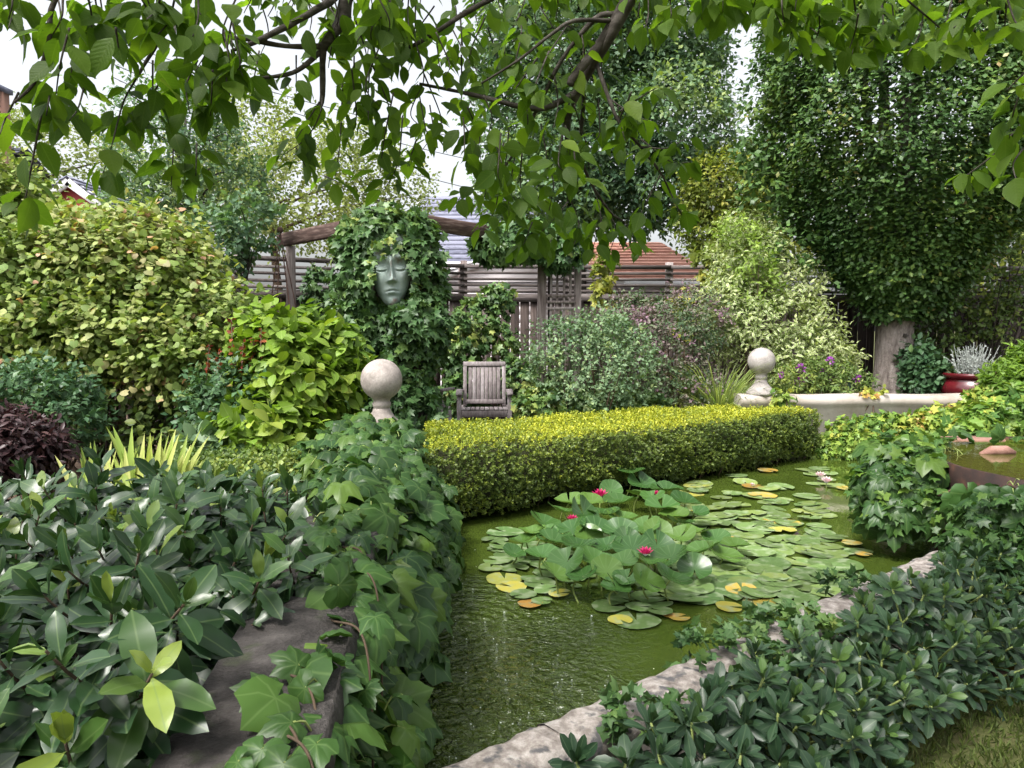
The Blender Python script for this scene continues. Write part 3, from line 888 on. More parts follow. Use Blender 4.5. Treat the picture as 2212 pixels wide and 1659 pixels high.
mb = MB(); mb.lathe(top, [(0.036 * math.cos(q), 0.036 * math.sin(q)) for q in np.linspace(-1.55, 1.55, 11)], 16); mb.build('ball', RUSTB, t, smooth=True)

# ------------------------------------------------------------------ ball finials
def finial(c, label, mat, r=0.15):
    c = np.asarray(c, float)
    t = thing('ball_finial', label, 'finial', (c[0], c[1], c[2] - 0.37), 'stone ball finials on the pond walls')
    mb = MB(); mb.lathe(c, [(r * math.cos(q), r * math.sin(q)) for q in np.linspace(-1.569, 1.569, 33)], 48); mb.build('ball', mat, t, smooth=True)
    mb = MB(); mb.lathe(c + (0, 0, 0), [(0.058, -0.21), (0.060, -0.200), (0.066, -0.192), (0.068, -0.178), (0.066, -0.166), (0.060, -0.160), (0.058, -0.150), (0.066, -0.140), (0.075, -0.128)], 36, cap=False)
    mb.build('neck', mat, t, smooth=True)
    mb = MB(); mb.lathe(c, [(0.165, -0.372), (0.168, -0.362), (0.166, -0.335), (0.150, -0.330), (0.148, -0.318), (0.118, -0.292), (0.090, -0.262), (0.072, -0.235), (0.062, -0.208)], 8)
    mb.build('base', mat, t)
    return t
FL = W(824, 820, 5.6); FR = W(1645, 780, 8.62)
finial(FL, 'large weathered grey stone ball finial standing in the trailing vine', STONE)
finial(FR, 'pale stone ball finial on the end of the cream wall', STONE_L)

# ------------------------------------------------------------------ stone face
def face_thing():
    c = W(843, 585, 7.36)
    t = thing('stone_face', 'large pale green mask of a sleeping face framed by ivy', 'sculpture', c)
    nu, nv = 81, 111
    U = np.linspace(-1, 1, nu)[None, :]; V = np.linspace(-1, 1, nv)[:, None]
    wv = np.interp(V, [-1, -0.93, -0.82, -0.62, -0.35, 0.0, 0.4, 0.8, 1.0], [0.16, 0.36, 0.52, 0.74, 0.90, 1.0, 0.99, 0.84, 0.62])
    for _ in range(4):
        wv[1:-1] = (wv[:-2] + 2 * wv[1:-1] + wv[2:]) / 4
    X = U * wv
    g = lambda x, y, sx, sy: np.exp(-((X - x) / sx) ** 2 - ((V - y) / sy) ** 2)
    D = 0.80 * np.sqrt(np.maximum(0, 1 - (U * 0.985) ** 2)) * (0.55 + 0.45 * np.cos(V * 1.15))
    AX = np.abs(X)
    brow = 0.24 + 0.10 * np.cos((AX - 0.45) * 3.0)
    D += 0.07 * np.exp(-((V - brow) / 0.075) ** 2) * np.exp(-((AX - 0.45) / 0.40) ** 2)
    sock = np.exp(-((AX - 0.46) / 0.27) ** 2 - ((V - 0.10) / 0.16) ** 2)
    D -= 0.30 * sock
    D += 0.19 * np.exp(-((AX - 0.46) / 0.21) ** 2 - ((V - 0.055) / 0.095) ** 2)
    crease = 0.00 - 0.035 * np.cos((AX - 0.46) * 5.0)
    D -= 0.12 * np.exp(-((V - crease) / 0.020) ** 2) * np.exp(-((AX - 0.46) / 0.24) ** 4)
    D += 0.03 * np.exp(-((V - crease - 0.03) / 0.02) ** 2) * np.exp(-((AX - 0.46) / 0.24) ** 4)
    tn = np.clip((0.26 - V) / 0.60, 0, 1)
    nb = 1 / (1 + np.exp((-0.345 - V) / 0.016))
    nose = (0.14 + 0.46 * tn ** 1.1) * np.exp(-(AX / (0.085 + 0.11 * tn ** 2)) ** 2.2) * nb * np.clip((0.42 - V) / 0.2, 0, 1)
    D += nose
    D += 0.11 * np.exp(-((AX - 0.17) / 0.07) ** 2 - ((V + 0.30) / 0.055) ** 2)
    D += 0.07 * np.exp(-((AX - 0.52) / 0.25) ** 2 - ((V + 0.25) / 0.2) ** 2)
    D += 0.12 * np.exp(-(X / 0.34) ** 2 - ((V + 0.60) / 0.13) ** 2)
    ml = -0.575 + 0.012 * np.cos(AX * 9) - 0.03 * AX
    D += 0.055 * np.exp(-(X / 0.27) ** 2) * np.exp(-((V - ml - 0.045) / 0.035) ** 2)
    D += 0.075 * np.exp(-(X / 0.24) ** 2) * np.exp(-((V - ml + 0.060) / 0.042) ** 2)
    D -= 0.15 * np.exp(-(X / 0.30) ** 4) * np.exp(-((V - ml) / 0.020) ** 2)
    D -= 0.03 * np.exp(-(X / 0.06) ** 2 - ((V + 0.47) / 0.06) ** 2)
    D -= 0.06 * np.exp(-(X / 0.25) ** 2 - ((V + 0.735) / 0.045) ** 2)
    D += 0.10 * np.exp(-(X / 0.28) ** 2 - ((V + 0.87) / 0.12) ** 2)
    S = 0.185
    px, pz, py = X * S, V * 0.335 + 0 * X, -D * S
    a = R(12)                                                           # turned a little to the right
    gx = px * math.cos(a) - py * math.sin(a); gy = px * math.sin(a) + py * math.cos(a)
    tz = R(3)
    hx = gx * math.cos(tz) - pz * math.sin(tz); hz = gx * math.sin(tz) + pz * math.cos(tz)
    Gd = np.stack((hx, gy, hz), -1)
    mb = MB(); mb.grid(Gd + c)
    back = Gd.copy(); back[..., 1] = np.maximum(back[..., 1] + 0.03, gy.max() + 0.02)
    rim = np.concatenate((Gd[0], Gd[1:, -1], Gd[-1, ::-1][1:], Gd[::-1, 0][1:]))
    rimb = np.concatenate((back[0], back[1:, -1], back[-1, ::-1][1:], back[::-1, 0][1:]))
    mb.grid(np.stack((rimb, rim)) + c)
    mb.build('face', VERD, t, smooth=True)
    return c
FACE = face_thing()

# ------------------------------------------------------------------ teak chairs
def chair(loc, rz, label, scale=1.0):
    t = thing('garden_chair', label, 'chair', (0, 0, 0), 'weathered teak garden chairs')
    wd, dp = 0.62, 0.56
    def part(nm, f):
        mb = MB(); f(mb); mb.build(nm, TEAK, t)
    xl = wd / 2 - 0.028
    for s in (-1, 1):
        part('leg', lambda m: m.bar((s * xl, -dp / 2 + 0.03, 0), (s * xl, -dp / 2 + 0.03, 0.605), 0.05, 0.055, up=(0, 1, 0), bev=0.004))
        part('leg', lambda m: m.bar((s * (xl - 0.03), dp / 2 - 0.02, 0), (s * (xl - 0.03), dp / 2 - 0.03, 0.42), 0.045, 0.05, up=(0, 1, 0), bev=0.004))
        part('arm_rest', lambda m: m.add(*arm_geo(s, xl, dp)))
        part('side_rail', lambda m: m.bar((s * xl, -dp / 2 + 0.05, 0.385), (s * xl, dp / 2 - 0.04, 0.36), 0.03, 0.06, bev=0.003))
    part('seat_rail', lambda m: m.bar((-xl + 0.026, -dp / 2 + 0.012, 0.37), (xl - 0.026, -dp / 2 + 0.012, 0.37), 0.022, 0.075, bev=0.003))
    n = 10; sw = 0.046
    for i in range(n):
        x = -xl + 0.045 + (2 * xl - 0.09) * i / (n - 1)
        part('seat_slat', lambda m: m.bar((x, -dp / 2 + 0.0, 0.418), (x, dp / 2 - 0.06, 0.392), sw, 0.016, bev=0.003, rough=0.001))
    bl = np.array((0, dp / 2 - 0.05, 0.43)); bt = np.array((0, dp / 2 + 0.07, 0.90))
    bx = xl - 0.052
    part('back_rail', lambda m: m.bar(bt + (-bx - 0.022, 0, -0.002), bt + (bx + 0.022, 0, -0.002), 0.032, 0.055, up=bt - bl, bev=0.004))
    part('back_rail', lambda m: m.bar(bl + (-bx, 0, 0.03), bl + (bx, 0, 0.03), 0.03, 0.05, up=bt - bl, bev=0.004))
    for s in (-1, 1):
        part('back_stile', lambda m: m.bar(bl + (s * bx, 0, -0.02), bt + (s * bx, 0, -0.025), 0.044, 0.034, up=(0, 1, 0), bev=0.004))
    n = 8
    for i in range(n):
        x = -bx + 0.063 + (2 * bx - 0.126) * i / (n - 1)
        part('back_slat', lambda m: m.bar(bl + (x, 0.002, 0.04), bt + (x, 0.002, -0.02), 0.043, 0.014, up=(0, 1, 0), bev=0.002, rough=0.001))
    t.location = loc; t.rotation_euler = (0, 0, rz); t.scale = (scale,) * 3
    t['_base'] = [0, 0, 0]
    return t
def arm_geo(s, xl, dp):
    ys = [-dp / 2 - 0.03, -dp / 2 + 0.06, 0.0, dp / 2 - 0.02]
    zt = [0.600, 0.632, 0.628, 0.60]
    V, f4 = [], []
    for y, z in zip(ys, zt):
        for x, dz in ((-0.034, -0.026), (0.034, -0.026), (0.034, 0), (-0.034, 0)):
            V.append((s * xl + x, y, z + dz))
    for i in range(3):
        for j in range(4):
            f4.append((i * 4 + j, i * 4 + (j + 1) % 4, (i + 1) * 4 + (j + 1) % 4, (i + 1) * 4 + j))
    f4 += [(3, 2, 1, 0), (12, 13, 14, 15)]
    return V, (), f4
ch = W(1045, 885, 8.62)
chair((ch[0], 8.85, 0.215), R(2), 'weathered grey slatted teak armchair facing the hedge')
# the steamer seat beside it, mostly under ivy: a curved arm and a slatted seat
ch2 = W(958, 890, 8.1)
t = thing('garden_bench', 'grey wooden seat with a curved arm half buried in ivy', 'bench', (ch2[0], 8.1, 0.2), 'weathered seats by the ivy')
P = curve_pts([W(955, 845, 8.1), W(953, 862, 8.1), W(960, 880, 8.1), W(972, 893, 8.1)], 12)
mb = MB(); [mb.bar(P[i], P[i + 1] + (P[i + 1] - P[i]) * 0.2, 0.05, 0.028, up=(1, 0, 0.2)) for i in range(len(P) - 1)]; mb.build('arm_support', TEAK, t)
mb = MB(); a_ = W(952, 843, 7.98); mb.bar(a_ + (0.0, 0, 0), a_ + (0.10, 0.30, -0.005), 0.06, 0.024, bev=0.004); mb.build('arm_rest', TEAK, t)
for i in range(6):
    s_ = W(930, 886, 8.0) + np.array((-0.02 + 0.0 * i, 0.062 * i, 0)); mb = MB(); mb.bar(s_ + (-0.3, 0, 0), s_ + (0.20, 0, 0), 0.05, 0.016, bev=0.003); mb.build('seat_slat', TEAK, t)
s_ = W(930, 893, 7.96); mb = MB(); mb.bar(s_ + (-0.3, 0, 0), s_ + (0.215, 0, 0), 0.022, 0.07, bev=0.003); mb.build('seat_rail', TEAK, t)
mb = MB(); mb.bar(s_ + (0.19, 0.02, -0.45), s_ + (0.19, 0.02, 0.03), 0.05, 0.05, up=(0, 1, 0), bev=0.004); mb.build('leg', TEAK, t)

# ------------------------------------------------------------------ red pot
pp = W(2100, 850, 9.15)
t = thing('glazed_pot', 'oxblood red glazed pot behind the cream wall', 'pot', (pp[0], 9.15, 0.6))
mb = MB(); mb.lathe((pp[0], 9.15, 0.6), [(0.20, 0.0), (0.27, 0.08), (0.325, 0.18), (0.33, 0.24), (0.30, 0.30), (0.278, 0.33), (0.275, 0.35)], 48); mb.build('body', GLAZE, t, smooth=True)
mb = MB(); mb.lathe((pp[0], 9.15, 0.6), [(0.276, 0.345), (0.30, 0.35), (0.325, 0.37), (0.335, 0.395), (0.325, 0.41), (0.29, 0.412), (0.27, 0.39), (0.26, 0.33)], 48, cap=False); mb.build('rim', GLAZE, t, smooth=True)
mb = MB(); mb.lathe((pp[0], 9.15, 0.6), [(0.01, 0.362), (0.265, 0.36)], 32, cap=False); mb.build('soil', SOIL, t)

# ------------------------------------------------------------------ rusted steel basin on a post
BZ = 0.74
rim = [W(2075, 1013, 4.43)[:2], (2.84, 3.55), (4.4, 3.8), (4.5, 5.75), (2.97, 5.66), (2.62, 4.92)]
rim = np.array([(p[0], p[1]) for p in rim])
ctr = rim.mean(0)
t = thing('steel_basin', 'raised rusty steel basin full of water at the right edge', 'basin', (ctr[0], ctr[1], 0.0))
n = len(rim)
mb = MB()
inn = rim + norm(ctr - rim) * 0.03
rot_ = norm(ctr - rim)
V = np.concatenate((np.c_[rim, np.full(n, BZ)], np.c_[rim + rot_ * 0.05, np.full(n, BZ - 0.24)], np.c_[inn, np.full(n, BZ)], np.c_[inn, np.full(n, BZ - 0.2)]))
mb.add(V, f4=[(i, (i + 1) % n, n + (i + 1) % n, n + i) for i in range(n)] + [(i, 2 * n + i, 2 * n + (i + 1) % n, (i + 1) % n) for i in range(n)] + [(2 * n + i, 3 * n + i, 3 * n + (i + 1) % n, 2 * n + (i + 1) % n) for i in range(n)])
mb.add(np.concatenate((np.c_[rim + rot_ * 0.05, np.full(n, BZ - 0.24)], [(ctr[0], ctr[1], BZ - 0.24)])), f3=[(n, i, (i + 1) % n) for i in range(n)])
mb.build('shell', RUST, t)
BW = water_mat('basin_water', (0.06, 0.06, 0.012), [(3.35, 5.0, 0.5, 0.12)], calm=0.05)
mb = MB(); mb.add(np.concatenate((np.c_[inn, np.full(n, BZ - 0.012)], [(ctr[0], ctr[1], BZ - 0.012)])), f3=[(n, i, (i + 1) % n) for i in range(n)]); mb.build('basin_water', BW, t)
lp = WZ(2037, 1190, 0.16)
mb = MB(); P = np.array([(2.62, 4.62, -0.1), (2.62, 4.62, 0.3), (2.63, 4.63, 0.5)]); mb.tube(P, [0.055, 0.045, 0.05], 12); mb.build('leg', RUST, t, smooth=True)
mb = MB(); mb.tube([(4.0, 4.5, -0.05), (4.0, 4.5, 0.5)], 0.05, 12); mb.build('leg', RUST, t, smooth=True)
st = W(2040, 952, 5.62)
mb = MB(); mb.bevbox(st + (0.18, 0.05, -0.03), (0.50, 0.22, 0.10), 0.02, rough=0.012)
tag(mb.build('sandstone_block', PINKST, loc=st + (0.18, 0.05, -0.08)), 'flat pink sandstone block at the back of the rusty basin', 'stone')
s2 = WZ(2150, 978, 0.735)
mb = MB(); mb.tube([s2 + (-0.10, 0, -0.01), s2 + (-0.02, 0, 0.012), s2 + (0.07, 0.0, 0.014), s2 + (0.13, 0, 0.0)], [0.012, 0.035, 0.034, 0.012], 9)
tag(mb.build('pebble', PINKST, loc=s2, smooth=True), 'pink stone breaking the bubbling water of the rusty basin', 'stone')

# low pool in the lawn at the right border
t = thing('low_basin', 'shallow steel-edged amber pool set in the lawn at the right border', 'basin', (3.1, 3.7, 0))
mb = MB()
a_, b_ = WZ(2085, 1437, 0.03), WZ(2300, 1483, 0.03)
lb = [a_, b_, b_ + (0.9, 0.6, 0), CP(4.2, 0.5, 0.03), CP(2.9, 0.26, 0.03)]
mb.add(np.array(lb) * (1, 1, 0) + (0, 0, 0.024), f3=[(0, 1, 2), (0, 2, 3), (0, 3, 4)]); mb.build('pool_water', water_mat('amber_water', (0.10, 0.065, 0.012), (), 0.03), t)
mb = MB()
for p0, p1 in zip(lb, lb[1:] + lb[:1]): mb.bar(p0 * (1, 1, 0) + (0, 0, 0.015), p1 * (1, 1, 0) + (0, 0, 0.015), 0.014, 0.05)
mb.build('edging', RUST, t)

# ------------------------------------------------------------------ houses beyond the fence
def roof_courses(a, b, c, d, n, mat, parent, nm, th=0.05):
    """courses of shingle from eave a-b up to ridge d-c, each course a slab that overlaps the one below"""
    a, b, c, d = (np.asarray(q, float) for q in (a, b, c, d))
    up = norm(np.cross(b - a, d - a)); up = up if up[2] > 0 else -up
    for i in range(n):
        t0, t1 = i / n, min(1, (i + 1.25) / n)
        q = [a + (d - a) * t0, b + (c - b) * t0, b + (c - b) * t1, a + (d - a) * t1]
        lo, hi = up * th, up * 0.012
        V = [q[0], q[1], q[2], q[3], q[0] + lo, q[1] + lo, q[2] + hi, q[3] + hi]
        mb = MB(); mb.add(V, f4=[(0, 1, 5, 4), (4, 5, 6, 7), (1, 2, 6, 5), (0, 4, 7, 3), (2, 3, 7, 6), (0, 3, 2, 1)]); mb.build(nm, mat, parent)

def siding(x0, x1, y, z0, z1, mat, parent, step=0.2):
    z = z0
    while z < z1 - 0.02:
        h = min(step, z1 - z)
        mb = MB(); mb.add([(x0, y, z), (x1, y, z), (x1, y - 0.014, z), (x0, y - 0.014, z), (x0, y, z + h), (x1, y, z + h), (x1, y - 0.008, z + h), (x0, y - 0.008, z + h)],
                          f4=[(0, 1, 2, 3), (3, 2, 6, 7), (4, 7, 6, 5), (0, 3, 7, 4), (1, 5, 6, 2)])
        mb.build('siding_board', mat, parent); z += h

# grey-blue roof
t = thing('house', 'house with a blue-grey shingle roof seen above the ivy column', 'house', (-1.0, 22, 0))
x0, x1 = W(885, 430, 21)[0], W(1190, 430, 21)[0]
zr, ze = W(940, 424, 23.5)[2], W(940, 572, 20.5)[2]
mb = MB(); mb.box(((x0 + x1) / 2, 23.5, ze / 2), (x1 - x0 - 0.5, 5.4, ze)); mb.build('wall', WHITE, t)
roof_courses((x0, 20.4, ze), (x1, 20.4, ze), (x1, 23.6, zr), (x0 + 0.0, 23.6, zr), 16, SLATE, t, 'shingle_course')
roof_courses((x1, 26.8, ze), (x0, 26.8, ze), (x0, 23.6, zr), (x1, 23.6, zr), 6, SLATE, t, 'shingle_course')
mb = MB(); mb.add([(x0 + 0.25, 20.8, ze), (x0 + 0.25, 26.2, ze), (x0 + 0.25, 23.5, zr - 0.1)], f3=[(0, 1, 2)]); mb.add([(x1 - 0.25, 20.8, ze), (x1 - 0.25, 26.2, ze), (x1 - 0.25, 23.5, zr - 0.1)], f3=[(0, 2, 1)]); mb.build('gable', WHITE, t)
mb = MB(); mb.bar((x0, 20.38, ze - 0.03), (x1, 20.38, ze - 0.03), 0.06, 0.2); mb.build('fascia', WHITE, t)
mb = MB(); mb.bar((x0 - 0.02, 20.38, ze - 0.02), (x0 - 0.02, 23.6, zr - 0.02), 0.06, 0.16); mb.build('rake_board', WHITE, t)
siding(x0 + 0.2, x1 - 0.2, 20.79, 0, ze, WHITE, t, 0.22)
# garage with white rake boards
t = thing('garage', 'low pale garage with white roof trim behind the slatted fence top', 'garage', (0.0, 15.5, 0))
gx0, gx1 = W(925, 600, 15)[0], W(1330, 600, 15)[0]
pk = W(1105, 545, 15)
mb = MB(); mb.box(((gx0 + gx1) / 2, 17.1, 1.2), (gx1 - gx0 - 0.1, 4, 2.4)); mb.build('wall', LILAC, t)
siding(gx0, gx1, 15.09, 0.2, 2.42, LILAC, t, 0.16)
mb = MB(); mb.add([(gx0, 15.02, 2.42), (gx1, 15.02, 2.42), (pk[0], 15.02, pk[2] - 0.05)], f3=[(0, 1, 2)]); mb.build('gable', LILAC, t)
for q in (gx0 - 0.15, gx1 + 0.15):
    mb = MB(); mb.bar((q, 14.94, 2.38), (pk[0], 14.94, pk[2]), 0.05, 0.15); mb.build('rake_board', WHITE, t)
    s_ = 1 if q < pk[0] else -1
    roof_courses((q, 14.9, 2.42), (q, 19.2, 2.42), (pk[0], 19.2, pk[2] + 0.05), (pk[0], 14.9, pk[2] + 0.05), 6, WHITE, t, 'shingle_course')
# pink tile roof
t = thing('house', 'small house with a pink tiled roof beyond the fence', 'house', (3.3, 18.5, 0))
xa, xb = W(1270, 600, 17)[0], W(1560, 600, 17)[0]
zr = W(1400, 522, 19)[2]; ze = W(1400, 608, 17)[2]
mb = MB(); mb.box(((xa + xb) / 2, 19.3, ze / 2), (xb - xa - 0.5, 4.2, ze)); mb.build('wall', WHITE, t)
roof_courses((xa, 17, ze), (xb, 17, ze), (xb - 1.0, 19.2, zr), (xa + 0.2, 19.2, zr), 13, TILE, t, 'tile_course', 0.06)
roof_courses((xb, 17, ze), (xb, 21.6, ze), (xb - 1.0, 19.4, zr), (xb - 1.0, 19.2, zr), 10, TILE, t, 'tile_course', 0.06)
siding(xa + 0.2, xb - 0.2, 17.19, 0, ze, WHITE, t, 0.2)
mb = MB(); mb.bar((xa, 16.97, ze - 0.06), (xb, 16.97, ze - 0.06), 0.05, 0.14); mb.build('fascia', WHITE, t)
# red and white gable at the left
t = thing('house', 'red and white gabled house glimpsed above the yellowing vine', 'house', W(190, 560, 17) * (1, 1, 0))
pk = W(150, 392, 17); e1 = W(262, 472, 17); e0 = W(30, 472, 17)
mb = MB(); mb.box(((e0[0] + e1[0]) / 2, 18.8, e1[2] / 2), (e1[0] - e0[0] - 0.7, 3.4, e1[2])); mb.build('wall', REDP, t)
mb = MB(); mb.add([(e0[0] + 0.3, 17.08, e0[2]), (e1[0] - 0.3, 17.08, e1[2]), (pk[0], 17.08, pk[2] - 0.05)], f3=[(0, 1, 2)]); mb.build('gable', REDP, t)
for q in (e0, e1):
    mb = MB(); mb.bar((q[0], 16.95, q[2] - 0.02), (pk[0], 16.95, pk[2]), 0.06, 0.2); mb.build('rake_board', WHITE, t)
    roof_courses((q[0], 16.9, q[2] + 0.03), (q[0], 20.6, q[2] + 0.03), (pk[0], 20.6, pk[2] + 0.1), (pk[0], 16.9, pk[2] + 0.1), 8, SLATE, t, 'shingle_course')
# brick chimney
t = thing('brick_house', 'brick house with a grey-capped chimney at the left border of the sky', 'house', W(-60, 560, 19) * (1, 1, 0))
c0 = W(-32, 190, 19)
mb = MB(); mb.box((c0[0], 19.3, c0[2] / 2), (0.44, 0.5, c0[2])); mb.build('chimney', BRICK, t)
mb = MB()
zq = c0[2] - 0.9; k_ = 0
while zq < c0[2]:
    for x in np.arange(c0[0] - 0.24 + (0.06 if k_ % 2 else 0), c0[0] + 0.2, 0.125):
        mb = MB(); mb.box((x + 0.06, 19.04, zq + 0.03), (0.112, 0.03, 0.052)); mb.build('brick', BRICK, t)
    zq += 0.065; k_ += 1
mb = MB(); mb.box((c0[0], 19.3, c0[2] + 0.06), (0.56, 0.62, 0.12)); mb.build('chimney_cap', SLATE, t)
mb = MB(); mb.box((c0[0] - 3.0, 21, 2.6), (5.5, 4, 5.2)); mb.build('wall', BRICK, t)
for s_ in (-1, 1):
    roof_courses((c0[0] - 6, 21 + s_ * 2.3, 5.1), (c0[0] - 0.3, 21 + s_ * 2.3, 5.1), (c0[0] - 0.3, 21, 6.3), (c0[0] - 6, 21, 6.3), 8, SLATE, t, 'shingle_course')

# overhead lines
for i, (y0_, y1_) in enumerate(((60, 300), (95, 345), (150, 410), (205, 470))):
    a = W(60 + 60 * i, y0_ - 40, 26); b_ = W(1120, y1_ + 20, 34)
    tt = np.linspace(0, 1, 24)[:, None]
    P = a * (1 - tt) + b_ * tt - np.array((0, 0, 1.0)) * (tt * (1 - tt)) * 2.0
    mb = MB(); mb.tube(P, 0.016, 5)
    tag(mb.build('overhead_cable', CABLE, smooth=True), ['topmost thin overhead cable crossing the sky at left', 'second overhead cable from the top in the left sky', 'third overhead cable from the top in the left sky', 'lowest thin overhead cable sloping down to the blue-grey roof'][i], 'cable', 'overhead cables')
a = W(2120, 12, 14); b_ = W(2330, 62, 14)
mb = MB(); mb.tube([a + (-0.6, 0, 0.1), a, b_], 0.011, 5); tag(mb.build('overhead_cable', CABLE, smooth=True), 'pale overhead cable in the upper right corner before the beech', 'cable', 'overhead cables')

# tap pipe by the chair and a green stake in the phlox
pz = W(1141, 880, 9.1); mb = MB(); mb.tube([(pz[0], 9.1, 0.2), (pz[0], 9.1, W(1141, 866, 9.1)[2] + 0.1)], 0.016, 8); mb.tube([(pz[0] - 0.03, 9.08, W(1141, 858, 9.1)[2]), (pz[0] + 0.03, 9.06, W(1141, 858, 9.1)[2])], 0.012, 8)
tag(mb.build('tap_pipe', PIPE, loc=(pz[0], 9.1, 0.2), smooth=True), 'thin blue-grey tap pipe rising behind the slatted armchair', 'pipe')
sz = W(1833, 840, 9.0); mb = MB(); mb.tube([(sz[0], 9.0, 0.6), (sz[0] + 0.01, 9.0, W(1833, 804, 9.0)[2])], 0.018, 8)
tag(mb.build('plant_stake', STAKE, loc=(sz[0], 9.0, 0.6), smooth=True), 'green stake among the magenta phlox', 'stake')

# ------------------------------------------------------------------ foliage materials
M_CHERRY = leaf_mat('cherry_leaf', [(0, (0.046, 0.090, 0.017)), (0.6, (0.098, 0.168, 0.026)), (1, (0.17, 0.25, 0.036))], rough=0.5, spec=0.22, trans=0.55, tcol=(1.5, 1.7, 0.4), vein=0.28, vcol=(0.16, 0.23, 0.06), side=9)
M_LAUREL = leaf_mat('laurel_leaf', [(0, (0.012, 0.034, 0.014)), (0.6, (0.025, 0.060, 0.019)), (0.86, (0.05, 0.105, 0.022)), (1, (0.19, 0.25, 0.045))], rough=0.31, spec=0.42, trans=0.15, vein=0.45, vcol=(0.13, 0.19, 0.07))
M_VINE = leaf_mat('vine_leaf', [(0, (0.020, 0.055, 0.016)), (0.6, (0.046, 0.104, 0.022)), (1, (0.12, 0.20, 0.030))], rough=0.40, spec=0.32, trans=0.28, vein=0.4, vcol=(0.14, 0.22, 0.07), palm=(0.0, 0.85, 1.75))
M_ROSET = leaf_mat('rosette_leaf', [(0, (0.016, 0.038, 0.020)), (0.55, (0.028, 0.062, 0.026)), (1, (0.10, 0.175, 0.036))], rough=0.38, spec=0.36, trans=0.12, vein=0.4, vcol=(0.12, 0.17, 0.09))
M_IVY = leaf_mat('ivy_leaf', [(0, (0.030, 0.072, 0.026)), (0.55, (0.062, 0.130, 0.038)), (0.85, (0.13, 0.21, 0.05)), (1, (0.30, 0.34, 0.09))], rough=0.42, spec=0.35, trans=0.18, vein=0.3, vcol=(0.14, 0.2, 0.09))
M_CLEM = leaf_mat('yellowing_vine_leaf', [(0, (0.10, 0.175, 0.045)), (0.45, (0.20, 0.28, 0.07)), (0.75, (0.31, 0.35, 0.12)), (0.93, (0.40, 0.36, 0.18)), (1, (0.44, 0.25, 0.15))], rough=0.5, trans=0.3, vein=0.2, vcol=(0.3, 0.32, 0.15))
M_PEONY = leaf_mat('peony_leaf', [(0, (0.09, 0.17, 0.022)), (0.6, (0.17, 0.27, 0.032)), (1, (0.32, 0.38, 0.065))], rough=0.45, trans=0.32, vein=0.4, vcol=(0.28, 0.36, 0.12))
M_ROSE = leaf_mat('rose_leaf', [(0, (0.038, 0.090, 0.040)), (0.6, (0.080, 0.155, 0.070)), (0.9, (0.13, 0.20, 0.06)), (1, (0.25, 0.05, 0.03))], rough=0.42, trans=0.2)
M_ROSEP = leaf_mat('pale_rose_leaf', [(0, (0.085, 0.155, 0.080)), (0.6, (0.165, 0.25, 0.13)), (1, (0.28, 0.34, 0.14))], rough=0.5, trans=0.25)
M_PURP = leaf_mat('purple_bush_leaf', [(0, (0.045, 0.085, 0.038)), (0.4, (0.105, 0.155, 0.075)), (0.62, (0.17, 0.15, 0.12)), (1, (0.22, 0.13, 0.18))], rough=0.55, trans=0.2)
M_VARI = leaf_mat('variegated_leaf', [(0, (0.16, 0.24, 0.07)), (0.6, (0.28, 0.36, 0.12)), (1, (0.42, 0.46, 0.18))], rough=0.5, trans=0.28, edge=(0.27, (0.60, 0.60, 0.42)))
M_BAMB = leaf_mat('lime_leaf', [(0, (0.13, 0.22, 0.035)), (1, (0.28, 0.38, 0.08))], rough=0.5, trans=0.35)
M_BEECH = leaf_mat('beech_leaf', [(0, (0.036, 0.082, 0.026)), (0.55, (0.088, 0.168, 0.044)), (0.82, (0.175, 0.245, 0.052)), (1, (0.30, 0.22, 0.09))], rough=0.42, spec=0.35, trans=0.22)
M_BOX = leaf_mat('boxwood_leaf', [(0, (0.05, 0.085, 0.018)), (0.45, (0.14, 0.19, 0.035)), (0.75, (0.26, 0.31, 0.035)), (1, (0.42, 0.43, 0.04))], rough=0.45, trans=0.28, tcol=(1.3, 1.35, 0.4))
M_TREE = leaf_mat('blue_green_tree_leaf', [(0, (0.06, 0.125, 0.068)), (0.6, (0.14, 0.225, 0.115)), (1, (0.25, 0.32, 0.09))], rough=0.5, trans=0.32)
M_TREEL = leaf_mat('pale_tree_leaf', [(0, (0.13, 0.17, 0.055)), (0.6, (0.22, 0.265, 0.08)), (1, (0.33, 0.34, 0.12))], rough=0.6, trans=0.38)
M_TREEY = leaf_mat('olive_tree_leaf', [(0, (0.08, 0.12, 0.02)), (0.6, (0.18, 0.22, 0.035)), (1, (0.35, 0.33, 0.065))], rough=0.5, trans=0.32)
M_DARK = leaf_mat('shade_shrub_leaf', [(0, (0.05, 0.09, 0.028)), (0.6, (0.11, 0.17, 0.042)), (1, (0.26, 0.31, 0.07))], rough=0.45, trans=0.25)
M_BURG = leaf_mat('burgundy_leaf', [(0, (0.020, 0.010, 0.012)), (0.6, (0.045, 0.022, 0.024)), (1, (0.09, 0.045, 0.04))], rough=0.4, trans=0.1, tcol=(1.3, 0.7, 0.7))
M_IRIS = leaf_mat('iris_blade', [(0, (0.19, 0.28, 0.055)), (0.5, (0.35, 0.42, 0.10)), (1, (0.52, 0.52, 0.2))], rough=0.45, trans=0.25)
M_GRASSV = leaf_mat('pale_grass_blade', [(0, (0.16, 0.24, 0.075)), (1, (0.42, 0.48, 0.23))], rough=0.5, trans=0.3)
M_LAWN = leaf_mat('lawn_blade', [(0, (0.055, 0.085, 0.018)), (0.6, (0.10, 0.135, 0.03)), (1, (0.24, 0.20, 0.09))], rough=0.55, trans=0.25)
M_SILV = leaf_mat('silver_leaf', [(0, (0.28, 0.32, 0.29)), (1, (0.50, 0.54, 0.51))], rough=0.7, spec=0.2, trans=0.15, tcol=(1, 1, 0.9))
